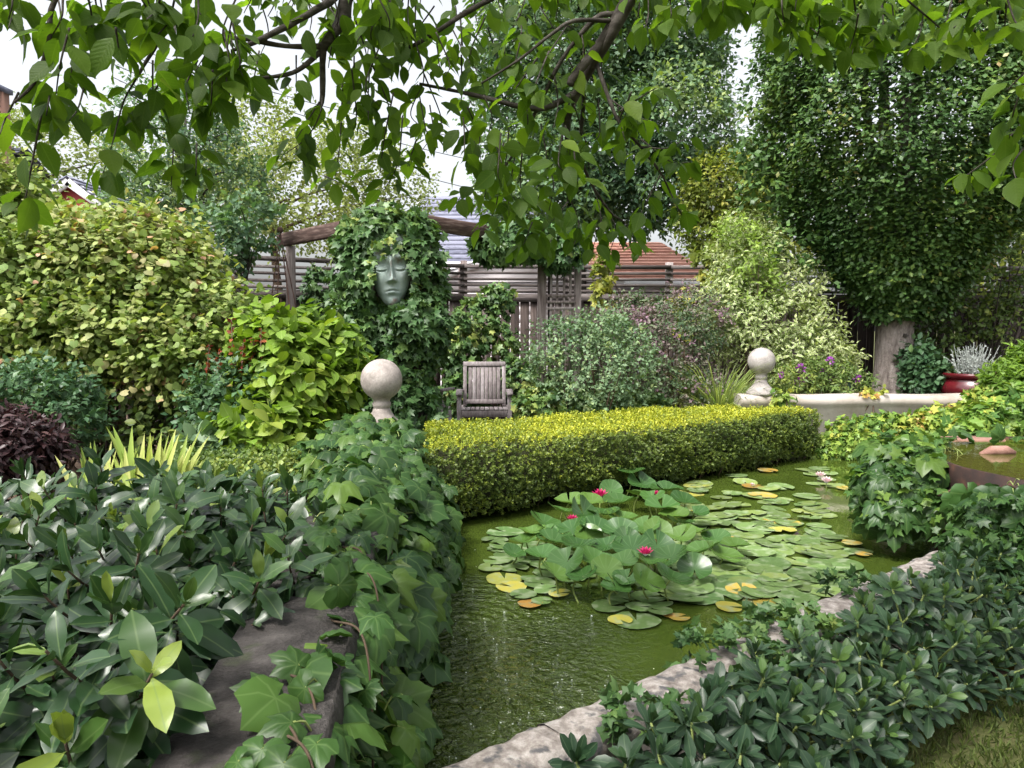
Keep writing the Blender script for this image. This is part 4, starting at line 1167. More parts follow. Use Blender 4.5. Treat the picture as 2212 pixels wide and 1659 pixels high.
M_PAD = leaf_mat('lily_pad', [(0, (0.066, 0.125, 0.040)), (0.5, (0.115, 0.18, 0.058)), (0.72, (0.19, 0.24, 0.065)), (0.86, (0.36, 0.31, 0.05)), (1, (0.42, 0.22, 0.05))], rough=0.30, spec=0.5, trans=0.05, blotch=(19, 0.50, (0.24, 0.29, 0.18), 0.7), vein=0.2, vcol=(0.2, 0.27, 0.11), radial=12)
M_PADR = leaf_mat('raised_lily_pad', [(0, (0.022, 0.062, 0.016)), (0.6, (0.046, 0.108, 0.023)), (1, (0.09, 0.160, 0.030))], rough=0.27, spec=0.42, trans=0.16, vein=0.25, vcol=(0.15, 0.24, 0.10), radial=14)
M_MAG = leaf_mat('magenta_petal', [(0, (0.42, 0.012, 0.10)), (1, (0.60, 0.05, 0.20))], rough=0.5, trans=0.25, tcol=(1.2, 0.6, 0.9))
M_WHI = leaf_mat('blush_petal', [(0, (0.62, 0.42, 0.45)), (1, (0.78, 0.66, 0.66))], rough=0.5, trans=0.3, tcol=(1, 0.9, 0.9))
M_PHLOX = leaf_mat('phlox_petal', [(0, (0.34, 0.05, 0.42)), (1, (0.52, 0.12, 0.60))], rough=0.5, trans=0.25, tcol=(1, 0.8, 1.1))
M_YEL = surf_mat('yellow_stamen', [(0.3, (0.530, 0.530, 0.530)), (0.7, (0.530, 0.530, 0.530))], 10, rough=0.7, bump=0)
M_STAMD = surf_mat('blush_bud', [(0.3, (0.530, 0.530, 0.530)), (0.7, (0.530, 0.530, 0.530))], 10, rough=0.7, bump=0)

def patch(seed, f=1.5, a=0.25, m=0.45, r=0.16):
    return lambda p: m + a * wav(p, f, seed) + rng.normal(size=len(p)) * r

# ------------------------------------------------------------------ shrubs, general builder
def shrub(name, label, cat, ells, mat, tpl, n, k, size, length=0.14, parts=300, base_z=0.2, group=None, stem=6, zmin=None, inner=0.35,
          vf=None, smat=TWIG, r0=0.018, extra=(), lump=0.16, freq=2.2, back=0.35, **kw):
    c = np.mean([e[0] for e in ells], 0)
    base = np.array((c[0], c[1], base_z))
    t = thing(name, label, cat, base, group)
    L = Leaves(tpl, mat)
    zm = base_z + 0.02 if zmin is None else zmin
    p, nn = scatter(ells, n, zmin=zm, lump=lump, freq=freq, seed=len(PLANTS) * 1.7, back=back)
    vf = vf or patch(len(PLANTS) * 2.1)
    sprays(L, p, nn, k, length, size, vfun=vf, **kw)
    if inner:
        p2, n2 = scatter(ells, int(n * inner), lo=0.25, hi=0.8, zmin=zm, back=0.7)
        sprays(L, p2, n2, k, length, size, vfun=vf, **kw)
    if stem:
        idx = rng.choice(len(p), min(stem, len(p)), replace=False)
        stems(t, base, [e[0] for e in ells][:stem] + list(p[idx]), r0, 0.004, smat, 'branches', spread=0.12)
    plant(t, [L] + list(extra), parts)
    return t

# ------------------------------------------------------------------ far trees
def tree(name, label, ells, mat, tpl, n, k, size, length, base, r0, parts=300, vf=None, limbs=10, bark=BARK_D, **kw):
    base = np.asarray(base, float)
    t = thing(name, label, 'tree', base)
    L = Leaves(tpl, mat)
    vf = vf or patch(len(PLANTS) * 2.1, f=0.8)
    inner = kw.pop('inner', 0.4); lump = kw.pop('lump', 0.2); freq = kw.pop('freq', 1.1); back = kw.pop('back', 0.4)
    p, nn = scatter(ells, n, lump=lump, freq=freq, seed=len(PLANTS), back=back)
    sprays(L, p, nn, k, length, size, vfun=vf, **kw)
    p2, n2 = scatter(ells, int(n * inner), lo=0.25, hi=0.8, back=0.8)
    sprays(L, p2, n2, k, length, size, vfun=vf, **kw)
    top = max((e[0] for e in ells), key=lambda q: q[2])
    mb = MB(); P = curve_pts([base, base * 0.6 + top * 0.4 + rng.normal(size=3) * 0.08, base * 0.25 + top * 0.75, top], 14)
    mb.tube(P, np.linspace(r0, r0 * 0.25, len(P)), 10); mb.build('trunk', bark, t, smooth=True)
    idx = rng.choice(len(p), limbs, replace=False)
    for q in [e[0] for e in ells] + list(p[idx]):
        i = int(np.clip(np.searchsorted(P[:, 2], q[2] - 0.35 * np.linalg.norm(q[:2] - base[:2]) - 0.3), 2, len(P) - 3))
        s0 = P[i]
        mb = MB(); C = curve_pts([s0, s0 * 0.5 + q * 0.5 + (0, 0, 0.12), q], 8)
        mb.tube(C, np.linspace(r0 * 0.35, r0 * 0.06, len(C)), 6); mb.build('limb', bark, t, smooth=True)
    plant(t, [L], parts)
    return t

tree('willow_tree', 'pale yellow-green feathery tree behind the round post', [ell(640, 430, 150, 110, 17, 1.6), ell(560, 330, 70, 110, 17.5, 1.0), ell(760, 400, 90, 110, 17.5, 1.0), ell(480, 430, 120, 100, 18, 1.2), ell(860, 430, 60, 70, 18, 0.8)],
     M_TREEL, 'tiny', 1500, 7, 0.10, 0.6, W(640, 640, 17) * (1, 1, 0) , 0.12, parts=120, inner=0.3, up=0.8, jit=0.4, lump=0.3, limbs=6, bark=TWIG)
tree('maple_tree', 'small blue-green tree above the yellowing vine at left', [ell(380, 330, 110, 150, 11.5, 1.0), ell(470, 400, 100, 120, 11.5, 0.8), ell(330, 440, 90, 90, 11.5, 0.8), ell(400, 250, 60, 60, 11.5, 0.5)],
     M_TREE, 'oval_s', 1100, 6, 0.075, 0.25, W(420, 700, 11.5) * (1, 1, 0) + (0, 0, 0.2), 0.07, parts=300, limbs=14, lump=0.25)
tree('slender_tree', 'slender green sapling rising before the fence left of the round post', [ell(480, 520, 70, 60, 8.6, 0.35), ell(545, 480, 45, 70, 8.6, 0.3), ell(430, 560, 60, 50, 8.6, 0.3)],
     M_TREE, 'oval', 230, 6, 0.075, 0.16, W(490, 760, 8.6) * (1, 1, 0) + (0, 0, 0.2), 0.03, parts=300, limbs=10, inner=0.2)
tree('tall_tree', 'tall dense blue-green tree rising behind the trellis', [ell(1240, 120, 190, 200, 15, 1.8), ell(1380, 60, 175, 190, 15, 1.8), ell(1435, 280, 130, 170, 14.5, 1.5), ell(1280, 340, 180, 130, 14.5, 1.5), ell(1180, 420, 130, 90, 14.5, 1.2), ell(1400, 410, 140, 80, 14.5, 1.3), ell(1150, 220, 110, 140, 15, 1.2), ell(1270, -120, 230, 160, 15, 2)],
     M_TREE, 'oval_s', 8200, 7, 0.10, 0.35, W(1240, 640, 15) * (1, 1, 0), 0.22, parts=300, limbs=34, lump=0.22, back=0.25)
tree('oak_tree', 'olive-leaved tree between the tall tree and the beech', [ell(1560, 420, 80, 60, 13, 0.7), ell(1570, 500, 90, 50, 13, 0.7), ell(1620, 420, 60, 60, 13, 0.6)],
     M_TREEY, 'oval_s', 900, 6, 0.085, 0.3, W(1590, 640, 13) * (1, 1, 0) + (0, 0, 0.6), 0.10, parts=250, limbs=16, lump=0.3)
tree('far_tree', 'hazy pale tree far behind the left house', [ell(120, 380, 170, 110, 22, 2.0), ell(300, 420, 160, 80, 22, 2), ell(-40, 330, 120, 110, 22, 2)],
     M_TREEL, 'tiny', 900, 6, 0.13, 0.6, W(160, 560, 22) * (1, 1, 0), 0.15, parts=60, limbs=12, inner=0.3)
tree('far_tree', 'rounded light green tree far behind the right fence', [ell(2150, 480, 160, 150, 20, 2.0), ell(2240, 360, 130, 150, 20, 2), ell(1700, 470, 160, 100, 21, 2)],
     M_TREEY, 'tiny', 1500, 6, 0.15, 0.6, W(2150, 640, 20) * (1, 1, 0), 0.18, parts=60, limbs=12, inner=0.3)

# ------------------------------------------------------------------ beech with a trimmed oval crown
BT = W(1932, 850, 10.0)
t = thing('beech_tree', 'clipped dark green beech with a thick grey trunk behind the wall', 'tree', (BT[0], 10.0, 0.6))
zz_ = np.linspace(0.55, 2.0, 110); mb = MB(); k_ = 90
G = []
def bark_rel(a, z):                                                     # upright plates with furrows between
    w1 = abs(math.sin(8 * a + 1.2 * math.sin(6 * z) + 0.7 * math.sin(17 * z + 3 * a)))
    w2 = abs(math.sin(13 * z + 2.0 * math.sin(5 * a) + 1.5 * math.sin(11 * a)))
    return 0.075 * min(1, w1 * 2.2) * min(1, 0.45 + w2 * 1.8) - 0.06 + random.uniform(-0.006, 0.006)
for z in zz_:
    u = (z - 0.55) / 1.45
    r = 0.222 + 0.05 * math.exp(-u * 9) - 0.012 * u
    G.append([(BT[0] - 0.04 + 0.035 * u + r * (1 + 0.03 * math.sin(5 * a + 3 * u) + bark_rel(a, z)) * math.cos(a), 10.0 + r * (1 + bark_rel(a, z)) * math.sin(a), z) for a in np.linspace(0, 2 * math.pi, k_ + 1)])
mb.grid(G); mb.build('trunk', BARK, t, smooth=True)
for i, (dx, dy, z1) in enumerate(((-0.15, 0.2, 6.5), (0.25, 0.3, 6.2), (-0.35, 0.1, 5.4), (0.4, 0.1, 5.0), (0.1, 0.2, 5.2), (0.0, 0.4, 5.5))):
    P = curve_pts([(BT[0], 10, 1.9), (BT[0] + dx * 0.7, 10 + dy * 0.7, 2.9), (BT[0] + dx * 1.6, 10 + dy * 1.6, z1)], 10); mb = MB(); mb.tube(P, np.linspace(0.13, 0.03, len(P)), 8); mb.build('limb', BARK, t, smooth=True)
mb = MB(); mb.lathe((BT[0] + 0.0, 10 - 0.222, 1.45), [(0.035, -0.02), (0.02, 0.02)], 8); mb.build('knot', BARK_D, t, smooth=True)
cx_ = W(1955, 400, 10)[0]
def beech_r(z):
    return np.interp(z, [1.58, 1.75, 2.08, 2.76, 3.6, 4.3, 5.1, 6.4, 7.2], [0.20, 0.36, 0.70, 1.28, 1.74, 1.80, 1.72, 1.40, 0.5])
LB = Leaves('beech', M_BEECH)
n_ = 22500
z = rng.uniform(1.62, 6.9, n_); a = rng.uniform(0, 2 * math.pi, n_)
keep = (np.sin(a) < 0.35) | (rng.random(n_) < 0.3); z, a = z[keep], a[keep]
r = beech_r(z) * rng.uniform(0.86, 1.02, len(z)) * (1 + 0.05 * np.sin(3 * a + 2 * z) + 0.03 * np.sin(7 * a - 5 * z))
p = np.stack((cx_ + r * np.cos(a), 10 + r * np.sin(a), z), 1)
nn = np.stack((np.cos(a), np.sin(a), np.where(z < 2.3, -0.3, 0.15)), 1)
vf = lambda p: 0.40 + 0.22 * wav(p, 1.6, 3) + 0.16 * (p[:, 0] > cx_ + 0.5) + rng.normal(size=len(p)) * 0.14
sprays(LB, p, nn, 6, 0.26, 0.066, up=0.55, out=0.35, jit=0.25, droop=0.10, tilt=0.9, vfun=vf, spread=0.9, face=0.9)
pi = rng.random(len(p)) < 0.35
sprays(LB, p[pi] * (1, 1, 1) - nn[pi] * 0.35, nn[pi], 4, 0.3, 0.085, up=0.4, out=0.3, vfun=vf, tilt=0.6)
for ex in (ell(1660, 400, 55, 45, 9.9, 0.2), ell(1665, 200, 45, 60, 10, 0.2), ell(1720, 520, 60, 60, 9.9, 0.25), ell(1635, 340, 30, 25, 9.9, 0.15)):
    q, qn = scatter([ex], 60, lump=0.3); sprays(LB, q, qn, 5, 0.2, 0.085, vfun=vf)
plant(t, [LB], 300)

# ------------------------------------------------------------------ boxwood hedge
HA, HB = np.array((-0.60, 5.18, 0)), np.array((3.24, 8.22, 0))           # front line
HC, HD = np.array((2.62, 8.82, 0)), np.array((-0.75, 6.75, 0))           # back line
t = thing('box_hedge', 'clipped box hedge with a bright yellow-green flat top beside the pond', 'hedge', (1.2, 6.9, 0.2))
LH = Leaves('tiny', M_BOX)
fd = norm(HB - HA); fn = np.array((fd[1], -fd[0], 0))
ztop = 0.70
def hedge_top_z(u, v): return ztop - 0.05 * u + 0.012 * np.sin(9 * u + 3 * v) + 0.008 * np.sin(23 * u - 7 * v)
def lay(n, which):
    u, v = rng.random(n), rng.random(n)
    if which == 'top':
        f = HA + (HB - HA) * u[:, None]; b_ = HD + (HC - HD) * u[:, None]
        p = f + (b_ - f) * v[:, None]
        ed = np.minimum(v, 1 - v)
        p[:, 2] = hedge_top_z(u, v) - 0.03 * np.exp(-ed * 60) + rng.normal(size=n) * 0.009
        nn = np.tile(UP, (n, 1)) + fn * np.exp(-v * 14)[:, None]
    elif which == 'front':
        f = HA + (HB - HA) * u[:, None]
        z0 = 0.17 + 0.04 * np.sin(6 * u) + 0.06 * u + 0.02 * np.sin(31 * u)
        z = z0 + (hedge_top_z(u, 0) - 0.015 - z0) * v
        bul = 0.05 * np.sin(v * 3.0) + 0.015 * np.sin(40 * u + 6 * v) + 0.012 * np.sin(17 * u - 11 * v) - 0.05 * np.maximum(0, 0.25 - v) * 4
        p = f + fn * bul[:, None]; p[:, 2] = z
        p += rng.normal(size=(n, 3)) * 0.012
        nn = np.tile(fn, (n, 1)) + UP * (0.1 + 0.6 * np.maximum(0, v - 0.85) * 6)[:, None]
    elif which == 'right':
        f = HB + (HC - HB) * u[:, None]
        z = 0.22 + (0.66 - 0.22) * v
        p = f.copy(); p[:, 2] = z; d_ = norm(HC - HB); nn = np.tile(np.array((-d_[1], d_[0], 0)) * -1, (n, 1)) + UP * 0.2
        p += norm(nn) * (0.03 + rng.normal(size=n) * 0.012)[:, None]
    return p, norm(nn)
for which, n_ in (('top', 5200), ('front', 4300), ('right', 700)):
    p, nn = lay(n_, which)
    vt = {'top': 0.86, 'front': 0.26, 'right': 0.34}[which]               # higher tint on top, so yellower and lighter than the sides
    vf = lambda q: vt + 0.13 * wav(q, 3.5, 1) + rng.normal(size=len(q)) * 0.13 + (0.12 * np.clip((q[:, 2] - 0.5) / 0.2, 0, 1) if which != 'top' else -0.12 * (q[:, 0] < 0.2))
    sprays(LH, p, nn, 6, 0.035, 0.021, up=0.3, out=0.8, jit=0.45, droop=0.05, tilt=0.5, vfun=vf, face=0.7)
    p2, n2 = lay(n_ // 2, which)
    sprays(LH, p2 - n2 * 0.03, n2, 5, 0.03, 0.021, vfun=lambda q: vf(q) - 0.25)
# dense inside
mb = MB()
ins = 0.06
q = [HA + fd * ins - fn * 0.05, HB - fd * ins - fn * 0.05, HC - fd * ins + fn * 0.05, HD + fd * ins + fn * 0.05]
mb.add([v + (0, 0, 0.24) for v in q] + [v + (0, 0, 0.645) for v in q], f4=[(0, 1, 5, 4), (1, 2, 6, 5), (2, 3, 7, 6), (3, 0, 4, 7), (4, 5, 6, 7), (3, 2, 1, 0)])
mb.build('twig_core', surf_mat('hedge_twigs', [(0.3, (0.012, 0.015, 0.006)), (0.7, (0.05, 0.055, 0.02))], 40, rough=0.95, bump=1.0, dist=0.03), t)
for i in range(26):
    u = rng.random(); b0 = HA + (HB - HA) * u - fn * rng.uniform(0.05, 0.3)
    if i == 0: sb = MB()
    sb.tube(curve_pts([b0 + (0, 0, 0.1), b0 + fn * rng.uniform(0, 0.14) + (0, 0, 0.3)], 4), 0.006, 4)
sb.build('branches', TWIG, t, kind='stuff')
plant(t, [LH], 60)

# ------------------------------------------------------------------ ivy column round the face
t = thing('ivy_column', 'thick dark green ivy covering the pergola corner around the face', 'ivy', (PG[0], PG[1], 0.2))
LI = Leaves('ivy', M_IVY)
ie = [ell(838, 515, 106, 56, 7.6, 0.36), ell(790, 600, 62, 110, 7.55, 0.34), ell(908, 600, 44, 110, 7.6, 0.34), ell(842, 760, 104, 130, 7.6, 0.36), ell(840, 900, 108, 110, 7.55, 0.38), ell(900, 690, 66, 60, 7.5, 0.34), ell(770, 700, 60, 70, 7.5, 0.3)]
p, nn = scatter(ie, 2300, lump=0.10, freq=4, zmin=0.22)
vf = lambda q: 0.42 + 0.18 * wav(q, 2.4, 5) + rng.normal(size=len(q)) * 0.13 + 0.3 * np.clip((q[:, 2] - 2.42) / 0.2, 0, 1) * rng.random(len(q))
def face_clear(p, m=1.0):
    x, y, f = project(p)
    inside = (((x - 846) / (42 * m)) ** 2 + ((y - 607) / (58 * m)) ** 2 < 1) & (f < 7.9)
    return ~inside
kp = face_clear(p, 1.12); p, nn = p[kp], nn[kp]
L0 = Leaves('ivy', M_IVY)
sprays(L0, p, nn, 4, 0.10, 0.078, up=-0.1, out=0.5, jit=0.5, droop=0.5, tilt=0.25, vfun=vf, face=0.9, svar=0.35)
L0.pack(); kp = face_clear(L0.p, 0.98)
LI.p.append(L0.p[kp]); LI.M.append(L0.M[kp]); LI.s.append(L0.s[kp]); LI.v.append(L0.v[kp])
sp_ = np.array([W(x, y, 7.08) for x, y in ((800, 555), (795, 540), (810, 526), (825, 522), (850, 522), (865, 528), (800, 590), (797, 610), (818, 545), (828, 548), (806, 560))])
sprays(LI, sp_, np.tile((0.2, -1, 0.1), (len(sp_), 1)), 4, 0.07, 0.06, up=0, vfun=lambda q: 0.8 + rng.normal(size=len(q)) * 0.1, tilt=0.3, face=0.9)
mb = MB()
for x0_, x1_ in ((800, 810), (850, 838), (880, 905), (780, 760), (900, 925)):
    P = curve_pts([W(x0_, 925, 7.5), W((x0_ + x1_) / 2 + 8, 760, 7.45), W(x1_, 680, 7.45), W(x1_ + 4, 520, 7.5)], 16); mb.tube(P, 0.014, 6)
mb.build('branches', TWIG, t, smooth=True, kind='stuff')
plant(t, [LI], 300)
# dark panel added behind the ivy leaves as their shade, parented to the pergola
mb = MB(); mb.box((PG[0] + 0.02, 7.78, 1.3), (0.62, 0.12, 2.2)); mb.build('shade_panel', WOOD_D, bpy.data.objects['pergola'])

shrub('ivy', 'ivy draped over the pergola beam above the trellis', 'ivy', [ell(1150, 520, 105, 34, 8.5, 0.22), ell(1090, 525, 60, 34, 8.4, 0.2), ell(1210, 540, 50, 30, 8.5, 0.2)], M_IVY, 'ivy', 420, 4, 0.085, 0.1, base_z=2.3, zmin=1.9, stem=0, up=-0.2, droop=0.5, tilt=0.3, face=0.9)
shrub('ivy', 'ivy climbing the fence between the round post and the ivy column', 'ivy', [ell(685, 640, 20, 60, 9.6, 0.08), ell(690, 720, 22, 70, 9.5, 0.1), ell(700, 800, 26, 40, 9.3, 0.15)], M_IVY, 'ivy', 260, 4, 0.085, 0.1, base_z=0.2, stem=4, up=-0.1, droop=0.5, tilt=0.3, face=0.9)
shrub('creeper', 'leafy creeper on the fence boards behind the slatted armchair', 'creeper', [ell(1075, 650, 36, 32, 9.9, 0.12), ell(1030, 700, 42, 60, 9.9, 0.15), ell(1060, 780, 62, 80, 9.8, 0.15), ell(1000, 760, 40, 80, 9.6, 0.15), ell(1130, 840, 50, 55, 9.6, 0.2), ell(1000, 870, 60, 50, 9.4, 0.2)], M_IVY, 'ivy', 640, 4, 0.078, 0.1, base_z=0.2, stem=6,
      vf=patch(9, 2.0, 0.25, 0.62), up=-0.1, droop=0.5, tilt=0.3, face=0.9)
shrub('creeper', 'creeper hanging over the slatted fence top right of the trellis', 'creeper', [ell(1470, 690, 12, 60, 10.8, 0.1), ell(1535, 600, 16, 40, 10.7, 0.1), ell(1530, 560, 30, 18, 10.7, 0.12), ell(1300, 610, 20, 60, 10.6, 0.1), ell(1590, 580, 24, 24, 10.7, 0.12)], M_TREEY, 'ivy', 130, 4, 0.085, 0.1, base_z=0.6, zmin=0.7, stem=4, vf=patch(2, 2, 0.2, 0.7))

# ------------------------------------------------------------------ shrubs at the back, from the trellis to the right
shrub('rose_bush', 'pale blue-green rose bush growing at the foot of the trellis', 'bush', [ell(1260, 810, 105, 95, 8.3, 0.5), ell(1330, 800, 80, 100, 8.4, 0.45), ell(1200, 780, 55, 70, 8.3, 0.35), ell(1290, 720, 60, 40, 8.4, 0.3)], M_ROSEP, 'oval_s', 900, 6, 0.047, 0.16, stem=14, lump=0.2, up=0.5, droop=0.15)
shrub('ground_ivy', 'yellow-green ivy skirt along the hedge under the pale rose bush', 'ivy', [ell(1180, 880, 70, 34, 8.2, 0.3), ell(1280, 890, 70, 30, 8.25, 0.3), ell(1380, 880, 60, 30, 8.5, 0.3)], M_IVY, 'ivy', 460, 4, 0.065, 0.08, stem=0, vf=patch(4, 2, 0.2, 0.75), face=0.8)
shrub('smoke_bush', 'dusky purple-green bush between the rose and the variegated shrub', 'bush', [ell(1430, 760, 105, 110, 9.3, 0.5), ell(1480, 700, 80, 70, 9.4, 0.45), ell(1370, 700, 70, 60, 9.4, 0.4), ell(1450, 850, 110, 50, 9.2, 0.45)], M_PURP, 'oval_s', 1350, 6, 0.045, 0.14, stem=12, vf=patch(7, 3.2, 0.35, 0.5, 0.2), lump=0.2)
shrub('dogwood', 'pale green and cream variegated shrub before the fence left of the beech', 'bush', [ell(1660, 720, 120, 80, 9.8, 0.5), ell(1590, 670, 80, 70, 9.8, 0.4), ell(1620, 560, 70, 80, 10.0, 0.4), ell(1740, 780, 90, 70, 9.6, 0.45), ell(1800, 800, 45, 50, 9.7, 0.25), ell(1700, 620, 60, 50, 10, 0.35)], M_VARI, 'lance', 1500, 6, 0.078, 0.2, base_z=0.6, stem=14, up=0.6, droop=0.25, lump=0.22)
shrub('lime_sapling', 'feathery lime-green sapling growing through the variegated shrub', 'bush', [ell(1628, 560, 30, 60, 9.6, 0.2), ell(1640, 640, 36, 50, 9.6, 0.2), ell(1590, 510, 40, 26, 9.7, 0.2)], M_BAMB, 'lance', 120, 7, 0.075, 0.2, base_z=0.6, stem=6, up=0.9)
# ornamental grass
def grass_clump(name, label, base, n, h, mat, tpl='grass', spread=0.9, r=0.08, parts=300, vr=(0, 1), bend=0.35, pname='blade'):
    base = np.asarray(base, float)
    t = thing(name, label, 'grass' if tpl == 'grass' else 'plant', base)
    L = Leaves(tpl, mat)
    a = rng.uniform(0, 2 * math.pi, n); tilt = np.abs(rng.normal(size=n)) * spread * 0.5
    out = np.stack((np.cos(a), np.sin(a), np.zeros(n)), 1)
    d = norm(UP + out * tilt[:, None])
    p = base + out * (r * np.sqrt(rng.random(n)))[:, None]
    nrm = norm(UP * 0.4 - out * 1.0) * -1
    nrm = norm(out * -1 + UP * 0.3)
    L.add(p, d, -nrm if bend < 0 else norm(UP * 0.3 - out), h * rng.uniform(0.55, 1.1, n), rng.uniform(*vr, n))
    plant(t, [L], parts, pname)
    return t
gb = W(1560, 850, 8.9)
grass_clump('fountain_grass', 'arching pale green ornamental grass left of the pale ball finial', (gb[0], 9.05, 0.40), 650, 0.82, M_GRASSV, spread=1.0, r=0.16)
# phlox
pb = W(1770, 840, 9.0)
LPH = Leaves('lance', M_DARK); LFL = Leaves('petal', M_PHLOX)
t = thing('phlox', 'phlox with magenta-purple flower heads behind the cream wall', 'flower', (pb[0], 9.0, 0.62))
p, nn = scatter([ell(1730, 830, 60, 30, 8.95, 0.2), ell(1820, 838, 60, 24, 8.95, 0.2), ell(1780, 820, 70, 30, 9.0, 0.2)], 420, zmin=0.6)
sprays(LPH, p, nn, 6, 0.12, 0.06, up=0.8, vfun=patch(3))
for fx, fy, fr in ((1730, 796, 9), (1728, 826, 10), (1793, 780, 8), (1792, 818, 8), (1852, 818, 8), (1745, 813, 6), (1688, 810, 6), (1778, 803, 6)):
    c = W(fx, fy, 8.85); rr = fr * 8.85 / FPX
    d = norm(rng.normal(size=(46, 3)) + UP * 0.4); LFL.add(c + d * rr * 0.55, norm(d + rng.normal(size=d.shape) * 0.5), d, rr * 0.9, rng.random(46))
    mb = MB(); mb.tube([c - (0, 0, 0.25), c], 0.005, 4); mb.build('stem', STEM_G, t)
plant(t, [LPH], 150); 
PLANTS.append((t, [LFL.pack()], 60, 'petal', 'flower_heads'))
# silver plant in the pot
t = thing('silver_plant', 'silver-leaved plant bushing out of the red glazed pot', 'plant', (pp[0], 9.15, 0.97))
LS = Leaves('oval_s', M_SILV); mb = MB()
for i in range(95):
    a = rng.uniform(0, 6.28); tl = abs(rng.normal()) * 0.6; L_ = rng.uniform(0.18, 0.42)
    b0 = np.array((pp[0], 9.15, 0.97)) + np.array((math.cos(a), math.sin(a), 0)) * 0.2 * rng.random()
    e0 = b0 + norm((math.cos(a) * tl, math.sin(a) * tl, 1)) * L_
    P = curve_pts([b0, b0 * 0.5 + e0 * 0.5 + (0, 0, 0.02), e0], 6); mb.tube(P, 0.0035, 4)
    tt = np.linspace(0.15, 1, 16)[:, None]; q = b0 * (1 - tt) + e0 * tt
    LS.add(q, norm(rng.normal(size=q.shape) + UP * 0.5), norm(rng.normal(size=q.shape) + UP), rng.uniform(0.016, 0.028, 16), rng.random(16))
mb.build('stems', surf_mat('silver_stem', [(0.3, (0.25, 0.27, 0.25)), (0.7, (0.38, 0.4, 0.38))], 5, bump=0), t)
plant(t, [LS], 200)
# right side shrubs
shrub('shade_shrub', 'tall open shrub with bare stems against the dark fence at right', 'bush', [ell(2150, 620, 90, 80, 10.6, 0.4), ell(2090, 690, 80, 40, 10.6, 0.35), ell(2190, 700, 70, 60, 10.6, 0.35), ell(2220, 560, 70, 80, 10.6, 0.4), ell(2020, 740, 60, 40, 10.4, 0.3)], M_DARK, 'oval_s', 620, 5, 0.075, 0.16, base_z=0.6, stem=22, r0=0.022, inner=0.15, lump=0.3, smat=BARK_D)
shrub('evergreen_shrub', 'glossy bright green evergreen at the right edge above the wall', 'bush', [ell(2195, 840, 58, 52, 8.2, 0.3), ell(2230, 800, 50, 40, 8.3, 0.3)], M_PEONY, 'lance', 330, 7, 0.085, 0.1, base_z=0.6, zmin=0.6, stem=6, up=0.9, vf=patch(2, 2, 0.15, 0.2))
shrub('hydrangea', 'dark leafy plant between the beech trunk and the red pot', 'bush', [ell(2010, 820, 45, 42, 9.5, 0.25), ell(1985, 780, 25, 36, 9.6, 0.2)], M_ROSE, 'oval', 190, 5, 0.085, 0.12, base_z=0.6, zmin=0.62, stem=5, vf=patch(3, 2, 0.12, 0.35))

# boston ivy spilling over the far wall
def wall_vine(label, ells, vf, n, size, parts=300):
    return shrub('boston_ivy', label, 'ivy', ells, M_CLEMV, 'ivy', n, 4, size, 0.09, base_z=0.2, zmin=0.16, stem=5, vf=vf, up=0.0, droop=0.5, tilt=0.3, face=0.9, parts=parts)
M_CLEMV = leaf_mat('boston_ivy_leaf', [(0, (0.058, 0.130, 0.033)), (0.4, (0.130, 0.234, 0.039)), (0.7, (0.25, 0.32, 0.055)), (0.9, (0.40, 0.40, 0.075)), (1, (0.46, 0.27, 0.09))], rough=0.42, trans=0.25, vein=0.3)
wall_vine('green boston ivy mound on the cream wall beside the hedge end', [ell(1880, 942, 75, 34, 8.3, 0.14), ell(1840, 970, 60, 35, 8.25, 0.14), ell(1930, 922, 55, 20, 8.3, 0.12), ell(1790, 975, 40, 22, 8.3, 0.1)], patch(1, 2, 0.18, 0.45), 900, 0.058)
wall_vine('yellow boston ivy spilling over the cream wall under the red pot', [ell(2040, 915, 75, 28, 8.2, 0.14), ell(2130, 885, 50, 34, 8.2, 0.16), ell(1990, 935, 60, 26, 8.2, 0.14)], patch(6, 2, 0.18, 0.58), 620, 0.072)
wall_vine('green boston ivy over the cream wall at the right edge', [ell(2180, 910, 70, 50, 7.9, 0.2), ell(2130, 930, 60, 40, 7.8, 0.2), ell(2220, 880, 60, 40, 7.9, 0.2), ell(2100, 940, 60, 26, 7.5, 0.2)], patch(8, 2, 0.15, 0.40), 560, 0.10)
wall_vine('small red-tinged ivy sprig lying on the cream wall before the beech', [ell(1885, 852, 22, 4, 8.55, 0.06), ell(1870, 857, 18, 3, 8.5, 0.05)], patch(8, 2, 0.15, 0.80, 0.1), 16, 0.05, 60)
wall_vine('small ivy sprig at the foot of the pale ball finial', [ell(1690, 865, 14, 16, 8.46, 0.05)], patch(8, 2, 0.15, 0.5), 20, 0.06, 60)

# ------------------------------------------------------------------ left side
shrub('flowering_vine', 'huge yellowing round-leaved vine mass filling the left side', 'vine', [ell(110, 590, 255, 105, 6.6, 0.7), ell(270, 610, 170, 110, 6.5, 0.6), ell(80, 700, 190, 120, 6.3, 0.5), ell(425, 700, 115, 58, 6.4, 0.4), ell(250, 720, 170, 70, 6.2, 0.45), ell(-60, 460, 110, 100, 6.6, 0.5), ell(380, 780, 90, 50, 6.1, 0.35), ell(0, 450, 90, 60, 6.8, 0.5), ell(330, 540, 60, 50, 6.6, 0.4)],
      M_CLEM, 'round', 5400, 6, 0.044, 0.28, stem=18, inner=0.4, svar=0.45, jit=0.75, vf=lambda q: 0.5 + 0.22 * wav(q, 1.3, 2) + rng.normal(size=len(q)) * 0.15 - 0.10 * np.clip((-q[:, 0] - 3.0) * -1, 0, 1), lump=0.26, freq=2.4, tilt=0.8, face=0.5, droop=0.3)
